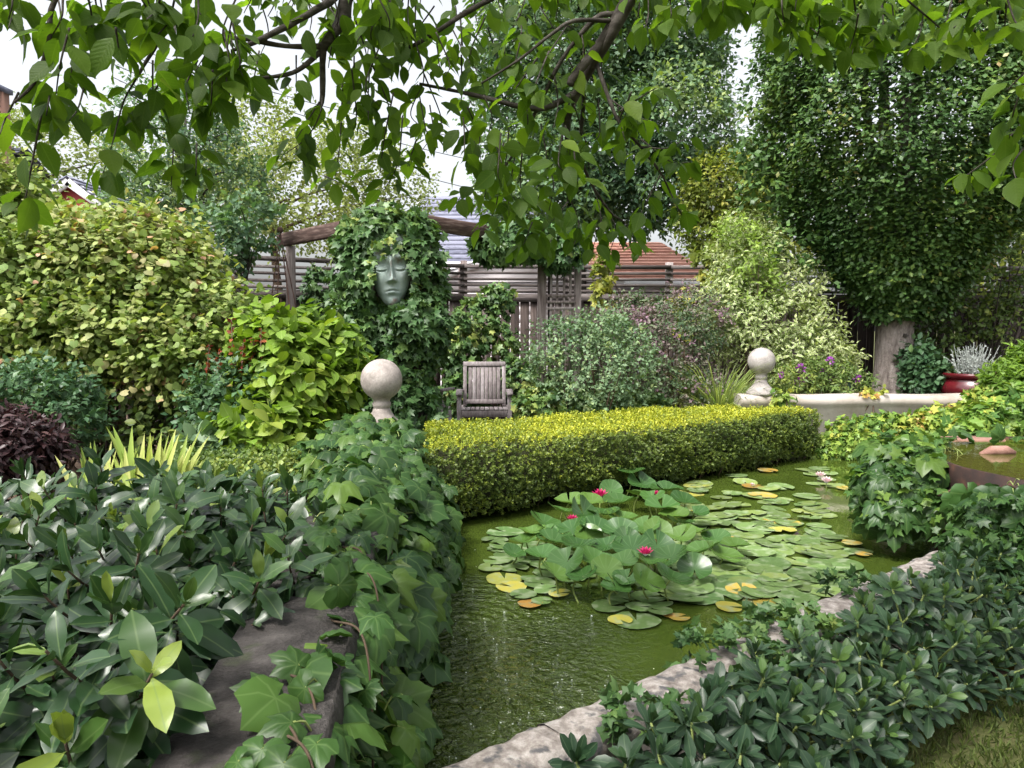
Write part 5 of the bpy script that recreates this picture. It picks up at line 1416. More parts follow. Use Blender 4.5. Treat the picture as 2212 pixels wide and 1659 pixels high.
shrub('rose_bush', 'dark green rose bush with reddish new shoots before the yellowing vine', 'bush', [ell(530, 860, 95, 70, 5.9, 0.4), ell(480, 900, 60, 60, 5.8, 0.35), ell(580, 920, 50, 60, 5.8, 0.35)], M_ROSE, 'oval_s', 520, 6, 0.058, 0.16, stem=12, up=0.5,
      extra=[])
t = thing('rose_shoot', 'upright rose shoots with dark red young leaves left of the peony', 'bush', W(490, 850, 5.6) * (1, 1, 0) + (0, 0, 0.2))
LR = Leaves('oval_s', leaf_mat('red_shoot_leaf', [(0, (0.10, 0.03, 0.02)), (0.6, (0.24, 0.06, 0.035)), (1, (0.40, 0.12, 0.05))], trans=0.3, tcol=(1.4, 0.8, 0.5))); mb = MB()
for x, y0_, y1_ in ((445, 840, 745), (470, 850, 760), (505, 845, 690), (545, 850, 730), (560, 850, 710), (598, 880, 790), (520, 840, 740)):
    a, b_ = W(x, y0_, 5.6), W(x + rng.uniform(-8, 8), y1_, 5.6); mb.tube([a - (0, 0, 0.3), a, b_], 0.004, 4)
    tt = np.linspace(0.35, 1, 18)[:, None]; q = a * (1 - tt) + b_ * tt
    LR.add(q, norm(rng.normal(size=q.shape) + UP * 0.4), norm(rng.normal(size=q.shape) + UP), rng.uniform(0.03, 0.05, 18), rng.random(18))
mb.build('stems', TWIG, t); plant(t, [LR], 120)
shrub('rose_bush', 'low leafy rose bush at the left border above the burgundy shrub', 'bush', [ell(80, 860, 90, 50, 5.3, 0.35), ell(10, 880, 60, 60, 5.2, 0.3), ell(130, 910, 60, 50, 5.2, 0.3)], M_ROSE, 'oval_s', 420, 6, 0.055, 0.15, stem=10, up=0.4)
shrub('honeysuckle', 'shady dark shrub beneath the yellowing vine behind the iris', 'bush', [ell(240, 870, 170, 110, 6.3, 0.4), ell(420, 930, 120, 80, 6.2, 0.35), ell(100, 780, 120, 60, 6.2, 0.35)], M_DARK, 'oval', 420, 5, 0.075, 0.16, stem=16, inner=0.2, vf=patch(5, 1.5, 0.2, 0.3), smat=BARK_D)
shrub('morning_glory', 'heart-leaved climber low before the rose bush', 'vine', [ell(500, 960, 70, 40, 5.5, 0.25), ell(450, 990, 60, 30, 5.4, 0.2)], M_ROSEP, 'round', 90, 4, 0.085, 0.12, stem=6, vf=patch(1, 2, 0.1, 0.5), inner=0.1)
shrub('tree_peony', 'bright yellow-green leafy shrub left of the large ball finial', 'bush', [ell(640, 850, 105, 90, 6.0, 0.45), ell(620, 770, 75, 60, 6.1, 0.4), ell(590, 940, 75, 55, 5.6, 0.35), ell(690, 820, 60, 80, 6.2, 0.35)], M_PEONY, 'oval', 620, 6, 0.118, 0.2, stem=12, up=0.5, droop=0.4, vf=patch(3, 1.6, 0.2, 0.5), lump=0.2, smat=STEM_G)
shrub('burgundy_shrub', 'dark burgundy-leaved shrub at the left border', 'bush', [ell(25, 978, 66, 46, 4.4, 0.3), ell(-20, 960, 50, 50, 4.4, 0.3)], M_BURG, 'lance', 620, 6, 0.06, 0.12, base_z=0.1, stem=8, up=0.2, droop=0.4)
# iris
ib = WZ(270, 1085, 0.30)
t = thing('iris', 'clump of upright pale yellow-green iris blades behind the laurel', 'plant', W(270, 1080, 4.2) * (1, 1, 0) + (0, 0, 0.1))
LIr = Leaves('iris', M_IRIS)
for cx0, hh, nb in ((215, 0.50, 12), (320, 0.60, 14), (190, 0.42, 12), (240, 0.50, 14), (300, 0.58, 20), (345, 0.62, 16), (370, 0.48, 12), (150, 0.34, 10), (280, 0.42, 12), (330, 0.45, 10)):
    b0 = W(cx0, 1080, rng.uniform(4.0, 4.4)); b0[2] = 0.42
    a = rng.uniform(0, 6.28, nb); tl = np.abs(rng.normal(size=nb)) * 0.34
    out = np.stack((np.cos(a), 0.4 * np.sin(a), 0 * a), 1)
    LIr.add(b0 + out * 0.05, norm(UP + out * tl[:, None]), norm(-out + rng.normal(size=out.shape) * 0.5 - np.array((0, 1.2, 0))), hh * rng.uniform(0.55, 1.05, nb), rng.uniform(0, 1, nb))
plant(t, [LIr], 300, 'blade')
shrub('asparagus_fern', 'feathery light green ground cover between iris and trailing vine', 'plant', [ell(440, 1035, 130, 20, 4.6, 0.35), ell(560, 1030, 80, 20, 4.7, 0.35), ell(520, 1050, 100, 18, 4.4, 0.3)], M_DARK, 'tiny', 900, 8, 0.032, 0.10, base_z=0.2, zmin=0.2, stem=6, up=0.8, parts=60)

# ------------------------------------------------------------------ laurel
def whorls(L, tips, axes, k, size, spread, vf, tiers=1, svar=0.15, droop=0.1, curlv=0.0, step=0.02):
    for tip, ax, v in zip(tips, axes, vf):
        ax = norm(ax); x = norm(np.cross(ax, (0.3, 0.9, 0.2))); y = np.cross(ax, x)
        n = k * tiers
        ph = rng.uniform(0, 6.28)
        i = np.arange(n); a = ph + i * 2.4
        u = i / max(1, n - 1)                                            # 0 = innermost and upright
        el_ = spread[0] + (spread[1] - spread[0]) * u + rng.normal(size=n) * 0.2
        side = np.cos(a)[:, None] * x + np.sin(a)[:, None] * y
        d = norm(ax * np.cos(el_)[:, None] + side * np.sin(el_)[:, None] - UP * (droop * u)[:, None])
        nrm = norm(ax * np.sin(el_)[:, None] - side * np.cos(el_)[:, None] + rng.normal(size=(n, 3)) * 0.22 + UP * 0.25)
        s = size * (0.62 + 0.38 * np.minimum(1, u * 2.2)) * rng.uniform(1 - svar, 1 + svar, n)
        L.add(tip - ax * (u * step)[:, None], d, nrm, s, v + 0.40 * np.maximum(0, 1 - u * 2.2) + rng.normal(size=n) * 0.06)

t = thing('laurel_shrub', 'glossy dark green laurel with broad leaves filling the lower left', 'bush', (-1.4, 2.0, 0.05))
LLs = [Leaves(q, M_LAUREL) for q in ('laurel', 'laurel2', 'laurel3')]
tips, axes, vv = [], [], []
tries = 0
while len(tips) < 400 and tries < 20000:
    tries += 1
    Y = rng.uniform(0.95, 3.75); xr = float(np.interp(Y, [0.9, 1.4, 1.7, 2.0, 2.9, 3.75], [-0.80, -0.72, -0.55, -0.45, -0.50, -0.85])); xl = -0.72 * Y - 0.55
    x = rng.uniform(xl, xr)
    # height of the mass: highest along the back, falling to the near right
    h = 0.90 - 0.20 * np.exp(-((Y - 0.9) / 0.7) ** 2) - 0.16 * np.exp(-((x - xr) / 0.22) ** 2) - 0.13 * np.clip((Y - 3.0) / 0.7, 0, 1)
    if Y < 1.80 and x > -0.74: continue
    z = h + rng.normal() * 0.05 - (rng.random() < 0.25) * rng.uniform(0.08, 0.3)
    q = np.array((x, Y, z))
    if any(np.linalg.norm(q - o_) < 0.075 for o_ in tips): continue
    tips.append(q); axes.append(norm(np.array((0.3 * (x > xr - 0.3) + rng.normal() * 0.36, -0.45 + rng.normal() * 0.34, 1.0)))); vv.append(rng.choice((0.25, 0.42, 0.55, 0.66), p=(0.3, 0.35, 0.25, 0.1)))
for px_, py_, Yq in ((330, 1450, 1.30), (140, 1600, 1.18), (400, 1300, 1.45), (560, 1250, 1.95), (240, 1300, 1.5), (90, 1400, 1.25), (620, 1200, 2.1), (300, 1190, 1.9)):
    tips.append(W(px_, py_, Yq)); axes.append(norm((0.15 + rng.normal() * 0.2, -0.55, 0.8))); vv.append(0.8 if px_ in (330, 140) else 0.45)
for j in range(3): whorls(LLs[j], tips[j::3], axes[j::3], 13, 0.112, (0.25, 2.0), vv[j::3], svar=0.30, droop=0.2, step=0.13)
for q, ax in zip(tips, axes):                                            # older leaves lower on the shoots
    k_ = 8 if q[1] > 1.75 else 13; a = rng.uniform(0, 6.28, k_); sd = np.stack((np.cos(a), np.sin(a) - 0.35, rng.normal(size=k_) * 0.35), 1)
    LLs[int(rng.integers(3))].add(q - np.outer(rng.uniform(0.10, 0.30, k_), ax) + sd * 0.02, norm(sd), norm(UP + np.array((0, -0.6, 0)) + rng.normal(size=(k_, 3)) * 0.4), 0.12 * rng.uniform(0.75, 1.15, k_), rng.uniform(0, 0.45, k_))
mb = MB()
for q, ax in zip(tips, axes):
    b0 = np.array((q[0] - 0.18 + rng.normal() * 0.12, q[1] + 0.22 + rng.normal() * 0.1, 0.05))
    P = curve_pts([b0, q - np.asarray(ax) * 0.22 + (-0.06, 0.06, -0.1), q - np.asarray(ax) * 0.01], 8); mb.tube(P, np.linspace(0.006, 0.0028, len(P)), 5)
mb.build('branches', TWIG, t, smooth=True, kind='stuff')
plant(t, LLs, 300)

# ------------------------------------------------------------------ trailing vine over the left wall
t = thing('trailing_vine', 'broad-leaved green vine trailing over the left wall into the pond', 'vine', LW(3.4) + (0, 0, 0.1))
LV = Leaves('vine', M_VINE); LVb = Leaves('vine2', M_VINE); LVc = Leaves('vine3', M_VINE)
pet = MB()
def put_vine(L, pos, nrm, dirn, size, v, petiole=True, pm=None):
    L.add(pos, dirn, nrm, size, v)
    if petiole:
        for a, d, n, s in zip(pos, np.broadcast_to(dirn, pos.shape), np.broadcast_to(nrm, pos.shape), np.broadcast_to(size, (len(pos),))):
            if rng.random() < 0.75:
                b0 = a - norm(d) * s * 0.35 - norm(n) * s * rng.uniform(0.5, 0.95)
                (pm or pet).tube(curve_pts([b0, (a + b0) / 2 + UP * 0.015, a + norm(d) * s * 0.1], 5), 0.0026, 4, cap=False)
n_ = 1050
Y = 1.05 + 4.75 * rng.random(n_) ** 0.95
u = rng.random(n_)                                                       # 0 = left edge of the mound, 1 = water's edge
xl = np.interp(Y, [1.1, 1.8, 2.7, 4.0, 5.0, 5.8], [-0.40, -0.48, -0.75, -1.02, -1.40, -1.35])
xr = np.interp(Y, [1.1, 2.1, 3.2, 4.2, 5.0, 5.8], [-0.35, -0.35, -0.37, -0.34, -0.38, -0.52])
zt = np.interp(Y, [1.1, 1.8, 2.6, 4.0, 5.2, 5.8], [0.66, 0.72, 0.80, 0.84, 0.84, 0.83])
arc = np.clip((u - 0.5) / 0.5, 0, 1)                                     # beyond 0.5 it hangs down
x = xl + (xr - xl) * np.where(u < 0.5, u * 1.35, 0.675 + arc * 0.325)
z = zt + 0.06 * np.sin(u * 6.28) - arc ** 1.2 * (zt - 0.20) - 0.14 * np.maximum(0, 0.2 - u) * 5
bl = 0.05 * np.sin(arc * math.pi)
pos = np.stack((x + bl + rng.normal(size=n_) * 0.03, Y + rng.normal(size=n_) * 0.03, z + rng.normal(size=n_) * 0.035), 1)
okb = ~((np.abs(pos[:, 0] - FL[0]) < 0.12) & (np.abs(pos[:, 1] - FL[1]) < 0.12))
pos, arc, u, Y = pos[okb], arc[okb], u[okb], Y[okb]
n_ = len(pos)
hx = 0.25 + 0.75 * arc
nrm = norm(np.stack((hx, -0.15 + rng.normal(size=n_) * 0.45, 1.0 - 0.70 * arc), 1) + rng.normal(size=(n_, 3)) * 0.38)
dirn = norm(np.stack((0.45 + 0.2 * arc + rng.normal(size=n_) * 0.45, -0.45 + rng.normal(size=n_) * 0.5, -0.12 - 0.75 * arc), 1))
size = 0.108 * rng.uniform(0.40, 1.35, n_)
tv = 0.42 + 0.2 * wav(pos, 2, 1) + rng.normal(size=n_) * 0.24
for j, l_ in enumerate((LV, LVb, LVc)): put_vine(l_, pos[j::3], nrm[j::3], dirn[j::3], size[j::3], tv[j::3])
m_ = rng.choice(n_, 420); q = pos[m_] - nrm[m_] * rng.uniform(0.03, 0.12, 420)[:, None] + rng.normal(size=(420, 3)) * 0.05
LV.add(q, dirn[m_], norm(nrm[m_] + rng.normal(size=(420, 3)) * 0.3), 0.09 * rng.uniform(0.6, 1.2, 420), rng.uniform(0.1, 0.5, 420))
# the sprays that lie on the slab
q = np.array([WZ(x, y, 0.83) for x, y in ((520, 1640), (590, 1500), (570, 1610), (640, 1560), (620, 1640), (665, 1480), (690, 1600), (650, 1440))])
put_vine(LV, q, norm(np.array((0.1, -0.4, 1.0)) + rng.normal(size=q.shape) * 0.25), norm(np.array((-0.5, -0.4, 0.0)) + rng.normal(size=q.shape) * 0.5), 0.075 * rng.uniform(0.7, 1.2, len(q)), 0.55)
pet.build('leaf_stalks', STEM_G, t, smooth=True, kind='stuff')
mb = MB()
for i in range(14):
    y0_ = rng.uniform(1.3, 5.4); a = LW(y0_, rng.uniform(0.0, 0.1)) + (0, 0, 0.81)
    mb.tube(curve_pts([a, a + (0.10, -0.12, 0.01), a + (0.14, -0.22, -0.14), a + (0.15, -0.3, -0.5)], 24), 0.003, 5)
mb.build('branches', TWIG, t, smooth=True, kind='stuff')
plant(t, [LV, LVb, LVc], 300)

# ------------------------------------------------------------------ vine over the steel basin
t = thing('basin_vine', 'large-leaved dark vine hanging off the rusty steel basin', 'vine', (2.4, 4.9, 0.2))
LV2 = Leaves('vine', M_VINE); pet2 = MB(); LV3 = Leaves('ivy', M_VINE)
es = [ell(1960, 985, 95, 45, 4.95, 0.30), ell(1915, 1050, 62, 52, 4.75, 0.2), ell(1960, 1090, 80, 60, 4.65, 0.18), ell(2030, 970, 50, 22, 5.1, 0.2), ell(1995, 1030, 60, 50, 4.7, 0.15), ell(1910, 1110, 40, 40, 4.65, 0.12)]
p, nn = scatter(es, 200, lump=0.15, zmin=0.22)
d = norm(np.stack((-0.5 + rng.normal(size=len(p)) * 0.4, -0.3 + rng.normal(size=len(p)) * 0.3, -0.7 + 0.5 * (p[:, 2] > 0.75)), 1))
put_vine(LV2, p, norm(nn + UP * 0.6 + np.array((0, -0.4, 0))), d, 0.145 * rng.uniform(0.6, 1.2, len(p)), 0.32 + 0.35 * (p[:, 2] > 0.72) + rng.normal(size=len(p)) * 0.1, pm=pet2)
p, nn = scatter(es, 260, lump=0.15, zmin=0.22, lo=0.5)
sprays(LV3, p, nn, 3, 0.09, 0.062, vfun=lambda q: 0.6 + rng.normal(size=len(q)) * 0.2, up=0, droop=0.5)
big = [(2090, 1060, 4.25, 0.16), (2072, 1140, 4.2, 0.13), (2060, 1075, 4.3, 0.12)]
for x, y, Yq, s in big:
    q = W(x, y, Yq)[None]; put_vine(LV2, q, np.array(((0.1, -1, 0.35),)), np.array(((0.1, -0.1, -1.0),)), s, 0.4, pm=pet2)
es2 = [ell(2150, 1130, 70, 70, 4.0, 0.15), ell(2190, 1080, 60, 50, 4.0, 0.15), ell(2110, 1200, 60, 60, 3.95, 0.15), ell(2190, 1220, 60, 70, 3.9, 0.15)]
p, nn = scatter(es2, 130, lump=0.15, zmin=0.12)
put_vine(LV2, p, norm(nn + UP * 0.3 + np.array((0, -0.7, 0))), norm(np.array((0, -0.2, -1.0)) + rng.normal(size=p.shape) * 0.35), 0.12 * rng.uniform(0.6, 1.2, len(p)), 0.2 + rng.normal(size=len(p)) * 0.1, pm=pet2)
p, nn = scatter(es2, 200, lump=0.15, zmin=0.12)
sprays(LV3, p, nn, 3, 0.09, 0.05, vfun=lambda q: 0.35 + rng.normal(size=len(q)) * 0.2, up=0, droop=0.5)
pe = np.array([WZ(x, y, 0.765) for x, y in ((2090, 945), (2130, 935), (2160, 950), (2200, 945), (2070, 930), (2110, 955), (2180, 965), (2215, 960))])
put_vine(LV2, pe, norm(np.array((0, -0.4, 1.0)) + rng.normal(size=pe.shape) * 0.3), norm(np.array((-0.4, -0.5, 0.0)) + rng.normal(size=pe.shape) * 0.4), 0.12, 0.5, pm=pet2)
def rim_clear(l):
    l.pack(); c = l.p + l.M[:, :, 1] * (l.s * 0.4)[:, None]
    x, y, f = project(c)
    kp = ~((x > 2025) & (y > 950 - 0.0 * x) & (y < 1066 + (x - 2075) * 0.05) & (f < 5.3))
    l.p, l.M, l.s, l.v = [l.p[kp]], [l.M[kp]], [l.s[kp]], [l.v[kp]]
rim_clear(LV2); rim_clear(LV3)
pet2.build('leaf_stalks', STEM_G, t, smooth=True, kind='stuff')
stems(t, (2.75, 4.7, 0.7), [e[0] for e in es], 0.012, 0.004, TWIG, 'branches', spread=0.1)
plant(t, [LV2, LV3], 300)

# ------------------------------------------------------------------ rosette shrubs outside the coping
SHR = [(-0.05, 0.95, 'near', 'evergreen shrub with leaf rosettes nearest the camera beside the coping'), (0.95, 1.95, 'mid', 'middle of three evergreen rosette shrubs along the pond edge'), (1.95, 3.6, 'far', 'farthest evergreen rosette shrub along the coping below the steel basin')]
for s0, s1, _, lab in SHR:
    t = thing('rosette_shrub', lab, 'bush', CP((s0 + s1) / 2, 0.5, 0), 'evergreen rosette shrubs along the coping')
    LRs = Leaves('rosette', M_ROSET); LRt = Leaves('rosette2', M_ROSET); tips, axes, vv = [], [], []
    tries = 0; mb = MB()
    while len(tips) < 66 * (s1 - s0) and tries < 9000:
        tries += 1
        s = rng.uniform(s0, s1); o = rng.uniform(0.33 - 0.13 * (0.5 + 0.5 * math.sin(7 * s + 1)), 0.66 + 0.1 * (s > 2))
        h = 0.33 + 0.05 * (s > 1.8) - 0.7 * max(0, o - 0.42) - 0.25 * max(0, 0.3 - o) + rng.normal() * 0.03
        if s < 0.42 and o < 0.30: continue
        if 0.75 < s < 0.95 and o < 0.17: continue
        q = CP(s, o, max(0.10, h))
        if any(np.linalg.norm(q - w_) < 0.105 for w_ in tips): continue
        tips.append(q); ax = norm(N2 * (o - 0.33) * 1.1 + UP * 0.9 + np.array((-0.1, -0.38, 0)) + rng.normal(size=3) * 0.24); axes.append(ax)
        vv.append(0.30 + 0.14 * (s > 1.2) + rng.normal() * 0.07)
        b0 = CP(s + rng.normal() * 0.05, 0.36 + rng.normal() * 0.08, 0.0); P = curve_pts([b0, (b0 + q) / 2 + rng.normal(size=3) * 0.02, q], 6); mb.tube(P, np.linspace(0.006, 0.004, len(P)), 5)
    for j, l_ in enumerate((LRs, LRt)): whorls(l_, tips[j::2], axes[j::2], 17, 0.085, (0.10, 1.62), vv[j::2], svar=0.2, droop=0.12, step=0.045)
    for q, ax in zip(tips, axes):
        k_ = 7; a = rng.uniform(0, 6.28, k_); sd = np.stack((np.cos(a), np.sin(a), rng.normal(size=k_) * 0.4 - 0.2), 1)
        LRs.add(q - np.outer(rng.uniform(0.06, 0.20, k_), ax), norm(sd), norm(UP + rng.normal(size=(k_, 3)) * 0.4), 0.08 * rng.uniform(0.7, 1.1, k_), rng.uniform(0, 0.35, k_))
    mb.build('branches', STEM_G, t, smooth=True, kind='stuff')
    plant(t, [LRs, LRt], 300)
shrub('ivy', 'small-leaved ivy creeping along the coping between the rosette shrubs', 'ivy', [(CP(1.05, 0.12, 0.34), np.array((0.22, 0.16, 0.05))), (CP(1.45, 0.12, 0.34), np.array((0.2, 0.14, 0.05))), (CP(0.45, 0.20, 0.34), np.array((0.12, 0.1, 0.04))), (CP(2.1, 0.05, 0.34), np.array((0.12, 0.1, 0.03)))], M_IVY, 'ivy', 170, 4, 0.042, 0.05, base_z=0.3, zmin=0.31, stem=0, vf=patch(1, 3, 0.2, 0.42), inner=0)

# ------------------------------------------------------------------ lawn
t = thing('lawn_grass', 'short patchy lawn in the lower right corner', 'grass', (1.6, 2.2, 0)); t['kind'] = 'stuff'
LG = Leaves('tiny', M_LAWN)
n_ = 42000
p = np.stack((rng.uniform(0.4, 3.6, n_), rng.uniform(1.5, 4.0, n_), np.zeros(n_)), 1)
rel = p - K0; al = rel @ E2; ou = rel @ N2
dn = wav(p, 2.2, 3)
lbx, lby, _ = project(p)
keep = (ou > 0.42) & (rng.random(n_) < 0.62 + 0.4 * dn) & ~((lbx > 2080) & (lby < 1437 + (lbx - 2085) * 0.214))
p = p[keep]; n_ = len(p)
LG.add(p, norm(UP + rng.normal(size=(n_, 3)) * 0.55), norm(rng.normal(size=(n_, 3)) * (1, 1, 0.2)), rng.uniform(0.025, 0.055, n_), 0.45 + 0.2 * wav(p, 3, 2) + rng.normal(size=n_) * 0.18)
LG.pack(); LG.M[:, :, 0] *= 0.22
plant(t, [LG], 0, mass='grass_blades')

# ------------------------------------------------------------------ water lilies
def pad_mesh(cup=0.0, wav_=0.0, seg=22, notch=0.30, seed=0):
    rr = np.random.default_rng(seed)
    V, uv, f = [(0, 0, 0)], [(0.5, 0.5)], []
    ang = np.linspace(notch, 2 * math.pi - notch, seg)
    for ring in (0.5, 1.0):
        for a in ang:
            r = ring * (1 + 0.03 * math.sin(3 * a + seed) + 0.02 * math.sin(7 * a))
            if ring == 1 and a in (ang[0], ang[-1]): r *= 0.97
            z = cup * ring ** 2 + wav_ * ring * math.sin(2 * a + seed) + 0.35 * wav_ * ring * math.sin(5 * a + 2 * seed)
            V.append((r * math.cos(a), r * math.sin(a), z)); uv.append((0.5 + 0.5 * r * math.cos(a), 0.5 + 0.5 * r * math.sin(a)))
    for j in range(seg - 1):
        f += [(0, 1 + j, 2 + j), (1 + j, 1 + seg + j, 2 + seg + j), (1 + j, 2 + seg + j, 2 + j)]
    return np.array(V, float), np.array(f, int), np.array(uv, float)
for i in range(4):
    T['pad%d' % i] = pad_mesh(0.02, 0.02, notch=0.16 + 0.08 * (i % 3), seed=i)
    T['padr%d' % i] = pad_mesh(0.28, 0.11, notch=0.10 + 0.1 * (i % 2), seed=i + 7)

def lily(label, pads, raised=(), flowers=()):
    """pads: (x px, y px, width px, tint); raised: the same with height"""
    p0 = np.mean([WZ(q[0], q[1], WATER_Z) for q in list(pads) + list(raised)], 0)
    t = thing('water_lily', label, 'water lily', (p0[0], p0[1], WATER_Z))
    sets = [Leaves('pad%d' % i, M_PAD) for i in range(4)] + [Leaves('padr%d' % i, M_PADR) for i in range(4)]
    st = MB(); ns = 0
    for j, (x, y, w_, v) in enumerate(pads):
        c = WZ(x, y, WATER_Z + 0.006 + 0.004 * (j % 5)); r = w_ / 2 * c[1] / FPX
        a = rng.uniform(0, 6.28)
        sets[j % 4].add(c, np.array((math.cos(a), math.sin(a), rng.normal() * 0.03)), np.array((rng.normal() * 0.05, rng.normal() * 0.05, 1)), r, v, rng.uniform(0.7, 1.35))
    for j, (x, y, w_, h) in enumerate(raised):
        h = h * 1.35; g0 = WZ(x, y, WATER_Z + h); c = g0; r = 1.1 * w_ / 2 * c[1] / FPX
        a = rng.uniform(0, 6.28)
        nrm = norm(np.array((rng.normal() * 0.30, -0.30 + rng.normal() * 0.28, 1.0)))
        sets[4 + j % 4].add(c, np.array((math.cos(a), math.sin(a), 0)), nrm, r, rng.uniform(0.15, 0.95), rng.uniform(0.85, 1.15))
        st.tube(curve_pts([(c[0] + rng.normal() * 0.05, c[1] + 0.06 + rng.normal() * 0.05, WATER_Z - 0.03), (c[0] + rng.normal() * 0.02, c[1] + 0.03, WATER_Z + h * 0.5), c - nrm * 0.002], 6), 0.005, 5); ns += 1
    if ns: st.build('pad_stalks', STEM_G, t, smooth=True, kind='stuff')
    for (x, y, w_, h, kind) in flowers:
        c = WZ(x, y, WATER_Z + h); r = w_ / 2 * c[1] / FPX
        mat = M_MAG if kind == 'magenta' else M_WHI
        mb = MB(); mb.lathe(c, [(0.001, -0.01), (r * 0.25, 0.0), (r * 0.28, r * 0.2), (r * 0.1, r * 0.4)], 10); fl = mb.build('flower', M_YEL, t, smooth=True)
        k = 0
        for ring, (n_, el_, sz) in enumerate(((9, 0.30, 1.0), (8, 0.62, 0.95), (6, 1.0, 0.8))):
            for i in range(n_):
                a = (i + 0.5 * ring) * 2 * math.pi / n_
                d = np.array((math.cos(a) * math.cos(el_), math.sin(a) * math.cos(el_), math.sin(el_)))
                nn = np.array((-math.cos(a) * math.sin(el_), -math.sin(a) * math.sin(el_), math.cos(el_)))
                M = frames(d[None], nn[None])[0] * r * sz
                o = bpy.data.objects.new('petal', leaf_mesh('petal', mat, 'petal')); o.parent = fl
                b0 = np.array(fl['_base']); q = c - b0
                o.matrix_local = Matrix([[*M[0], q[0]], [*M[1], q[1]], [*M[2], q[2]], [0, 0, 0, 1]])
                o.color = (random.random(), random.uniform(0.85, 1.15), 0, 1); col.objects.link(o)
        mb = MB(); mb.tube([c - (0, 0, h + 0.05), c], 0.004, 5); mb.build('flower_stalk', STEM_G, t)
    plant(t, [s_ for s_ in sets if s_.p], 300, 'lily_pad')
    return t

raised = [(1361, 1020, 58, 0.16), (1385, 1045, 60, 0.10), (1440, 1060, 66, 0.11), (1340, 1085, 70, 0.14), (1380, 1070, 52, 0.10), (1430, 1095, 70, 0.12), (1480, 1085, 64, 0.09), (1500, 1110, 60, 0.08), (1455, 1115, 62, 0.10),
          (1260, 1110, 74, 0.15), (1215, 1105, 64, 0.14), (1300, 1110, 72, 0.13), (1175, 1130, 66, 0.13), (1345, 1120, 66, 0.12), (1235, 1145, 70, 0.12), (1290, 1145, 76, 0.13), (1150, 1150, 58, 0.11), (1340, 1150, 72, 0.12), (1390, 1140, 70, 0.11),
          (1195, 1170, 72, 0.12), (1130, 1170, 56, 0.09), (1250, 1180, 74, 0.12), (1310, 1180, 66, 0.12), (1365, 1185, 76, 0.13), (1420, 1180, 70, 0.11), (1470, 1160, 66, 0.09), (1170, 1200, 70, 0.11), (1225, 1215, 78, 0.12), (1285, 1210, 74, 0.12), (1345, 1215, 68, 0.12), (1400, 1215, 72, 0.12),
          (1450, 1205, 76, 0.10), (1200, 1240, 74, 0.10), (1260, 1245, 66, 0.10), (1310, 1235, 70, 0.11), (1355, 1250, 60, 0.10), (1395, 1255, 76, 0.10), (1450, 1250, 82, 0.10), (1330, 1270, 62, 0.08), (1520, 1190, 74, 0.07), (1560, 1200, 78, 0.06), (1500, 1230, 70, 0.06), (1590, 1180, 60, 0.06),
          (1410, 1075, 50, 0.12), (1320, 1060, 48, 0.10), (1280, 1085, 60, 0.14), (1230, 1085, 62, 0.12), (1500, 1150, 60, 0.08), (1180, 1155, 54, 0.10), (1110, 1195, 48, 0.07), (1420, 1150, 62, 0.10), (1270, 1160, 58, 0.11), (1355, 1165, 56, 0.13), (1300, 1225, 60, 0.10), (1470, 1130, 58, 0.09), (1545, 1165, 60, 0.06)]
carpet_bg = [(x + rng.normal() * 8, y + rng.normal() * 4, rng.uniform(52, 84), rng.uniform(0.05, 0.6)) for x, y in
             ((1130, 1215), (1170, 1225), (1100, 1230), (1090, 1155), (1200, 1190), (1250, 1205), (1310, 1195), (1360, 1195), (1400, 1195), (1450, 1225), (1280, 1165), (1330, 1165), (1150, 1180), (1390, 1165), (1440, 1150), (1230, 1230), (1080, 1190), (1180, 1260), (1120, 1180))]
lily('water lily with raised cupped leaves and magenta flowers in the pond centre', carpet_bg, raised,
     [(1296, 1073, 44, 0.19, 'magenta'), (1236, 1124, 32, 0.19, 'magenta'), (1394, 1198, 44, 0.18, 'magenta'), (1418, 1068, 22, 0.16, 'magenta')])
right = []
for x, y in [(x, y) for y in range(1040, 1330, 16) for x in range(1450, 1840, 40)]:
    lim0 = np.interp(y, [1040, 1080, 1150, 1250, 1330], [1490, 1490, 1480, 1440, 1500]); lim1 = np.interp(y, [1040, 1080, 1130, 1200, 1270, 1330], [1650, 1790, 1790, 1840, 1830, 1700])
    if y > 1285: continue
    xx, yy = x + rng.normal() * 14, y + rng.normal() * 6
    if lim0 < xx < lim1:
        far = (1330 - y) / 300
        right.append((xx, yy, rng.uniform(66, 104) * (1.05 - 0.45 * far), float(np.clip(0.30 + 0.32 * far + rng.normal() * 0.16 + (rng.random() < 0.05) * 0.4, 0.02, 1))))
right += [(1684, 1257, 96, 0.2), (1748, 1240, 92, 0.2), (1800, 1225, 84, 0.2), (1752, 1258, 36, 0.3), (1820, 1190, 60, 0.2), (1860, 1190, 50, 0.25), (1866, 1196, 36, 0.95), (1840, 1172, 44, 0.92), (1640, 1297, 70, 0.9), (1575, 1310, 60, 0.85), (1620, 1285, 54, 0.4), (1690, 1308, 90, 0.3), (1715, 1290, 70, 0.3), (1690, 1130, 80, 0.9), (1665, 1120, 50, 0.95)]
lily('broad carpet of flat overlapping lily pads right of the raised leaves', right, (), [(1625, 1048, 14, 0.03, 'blush')])
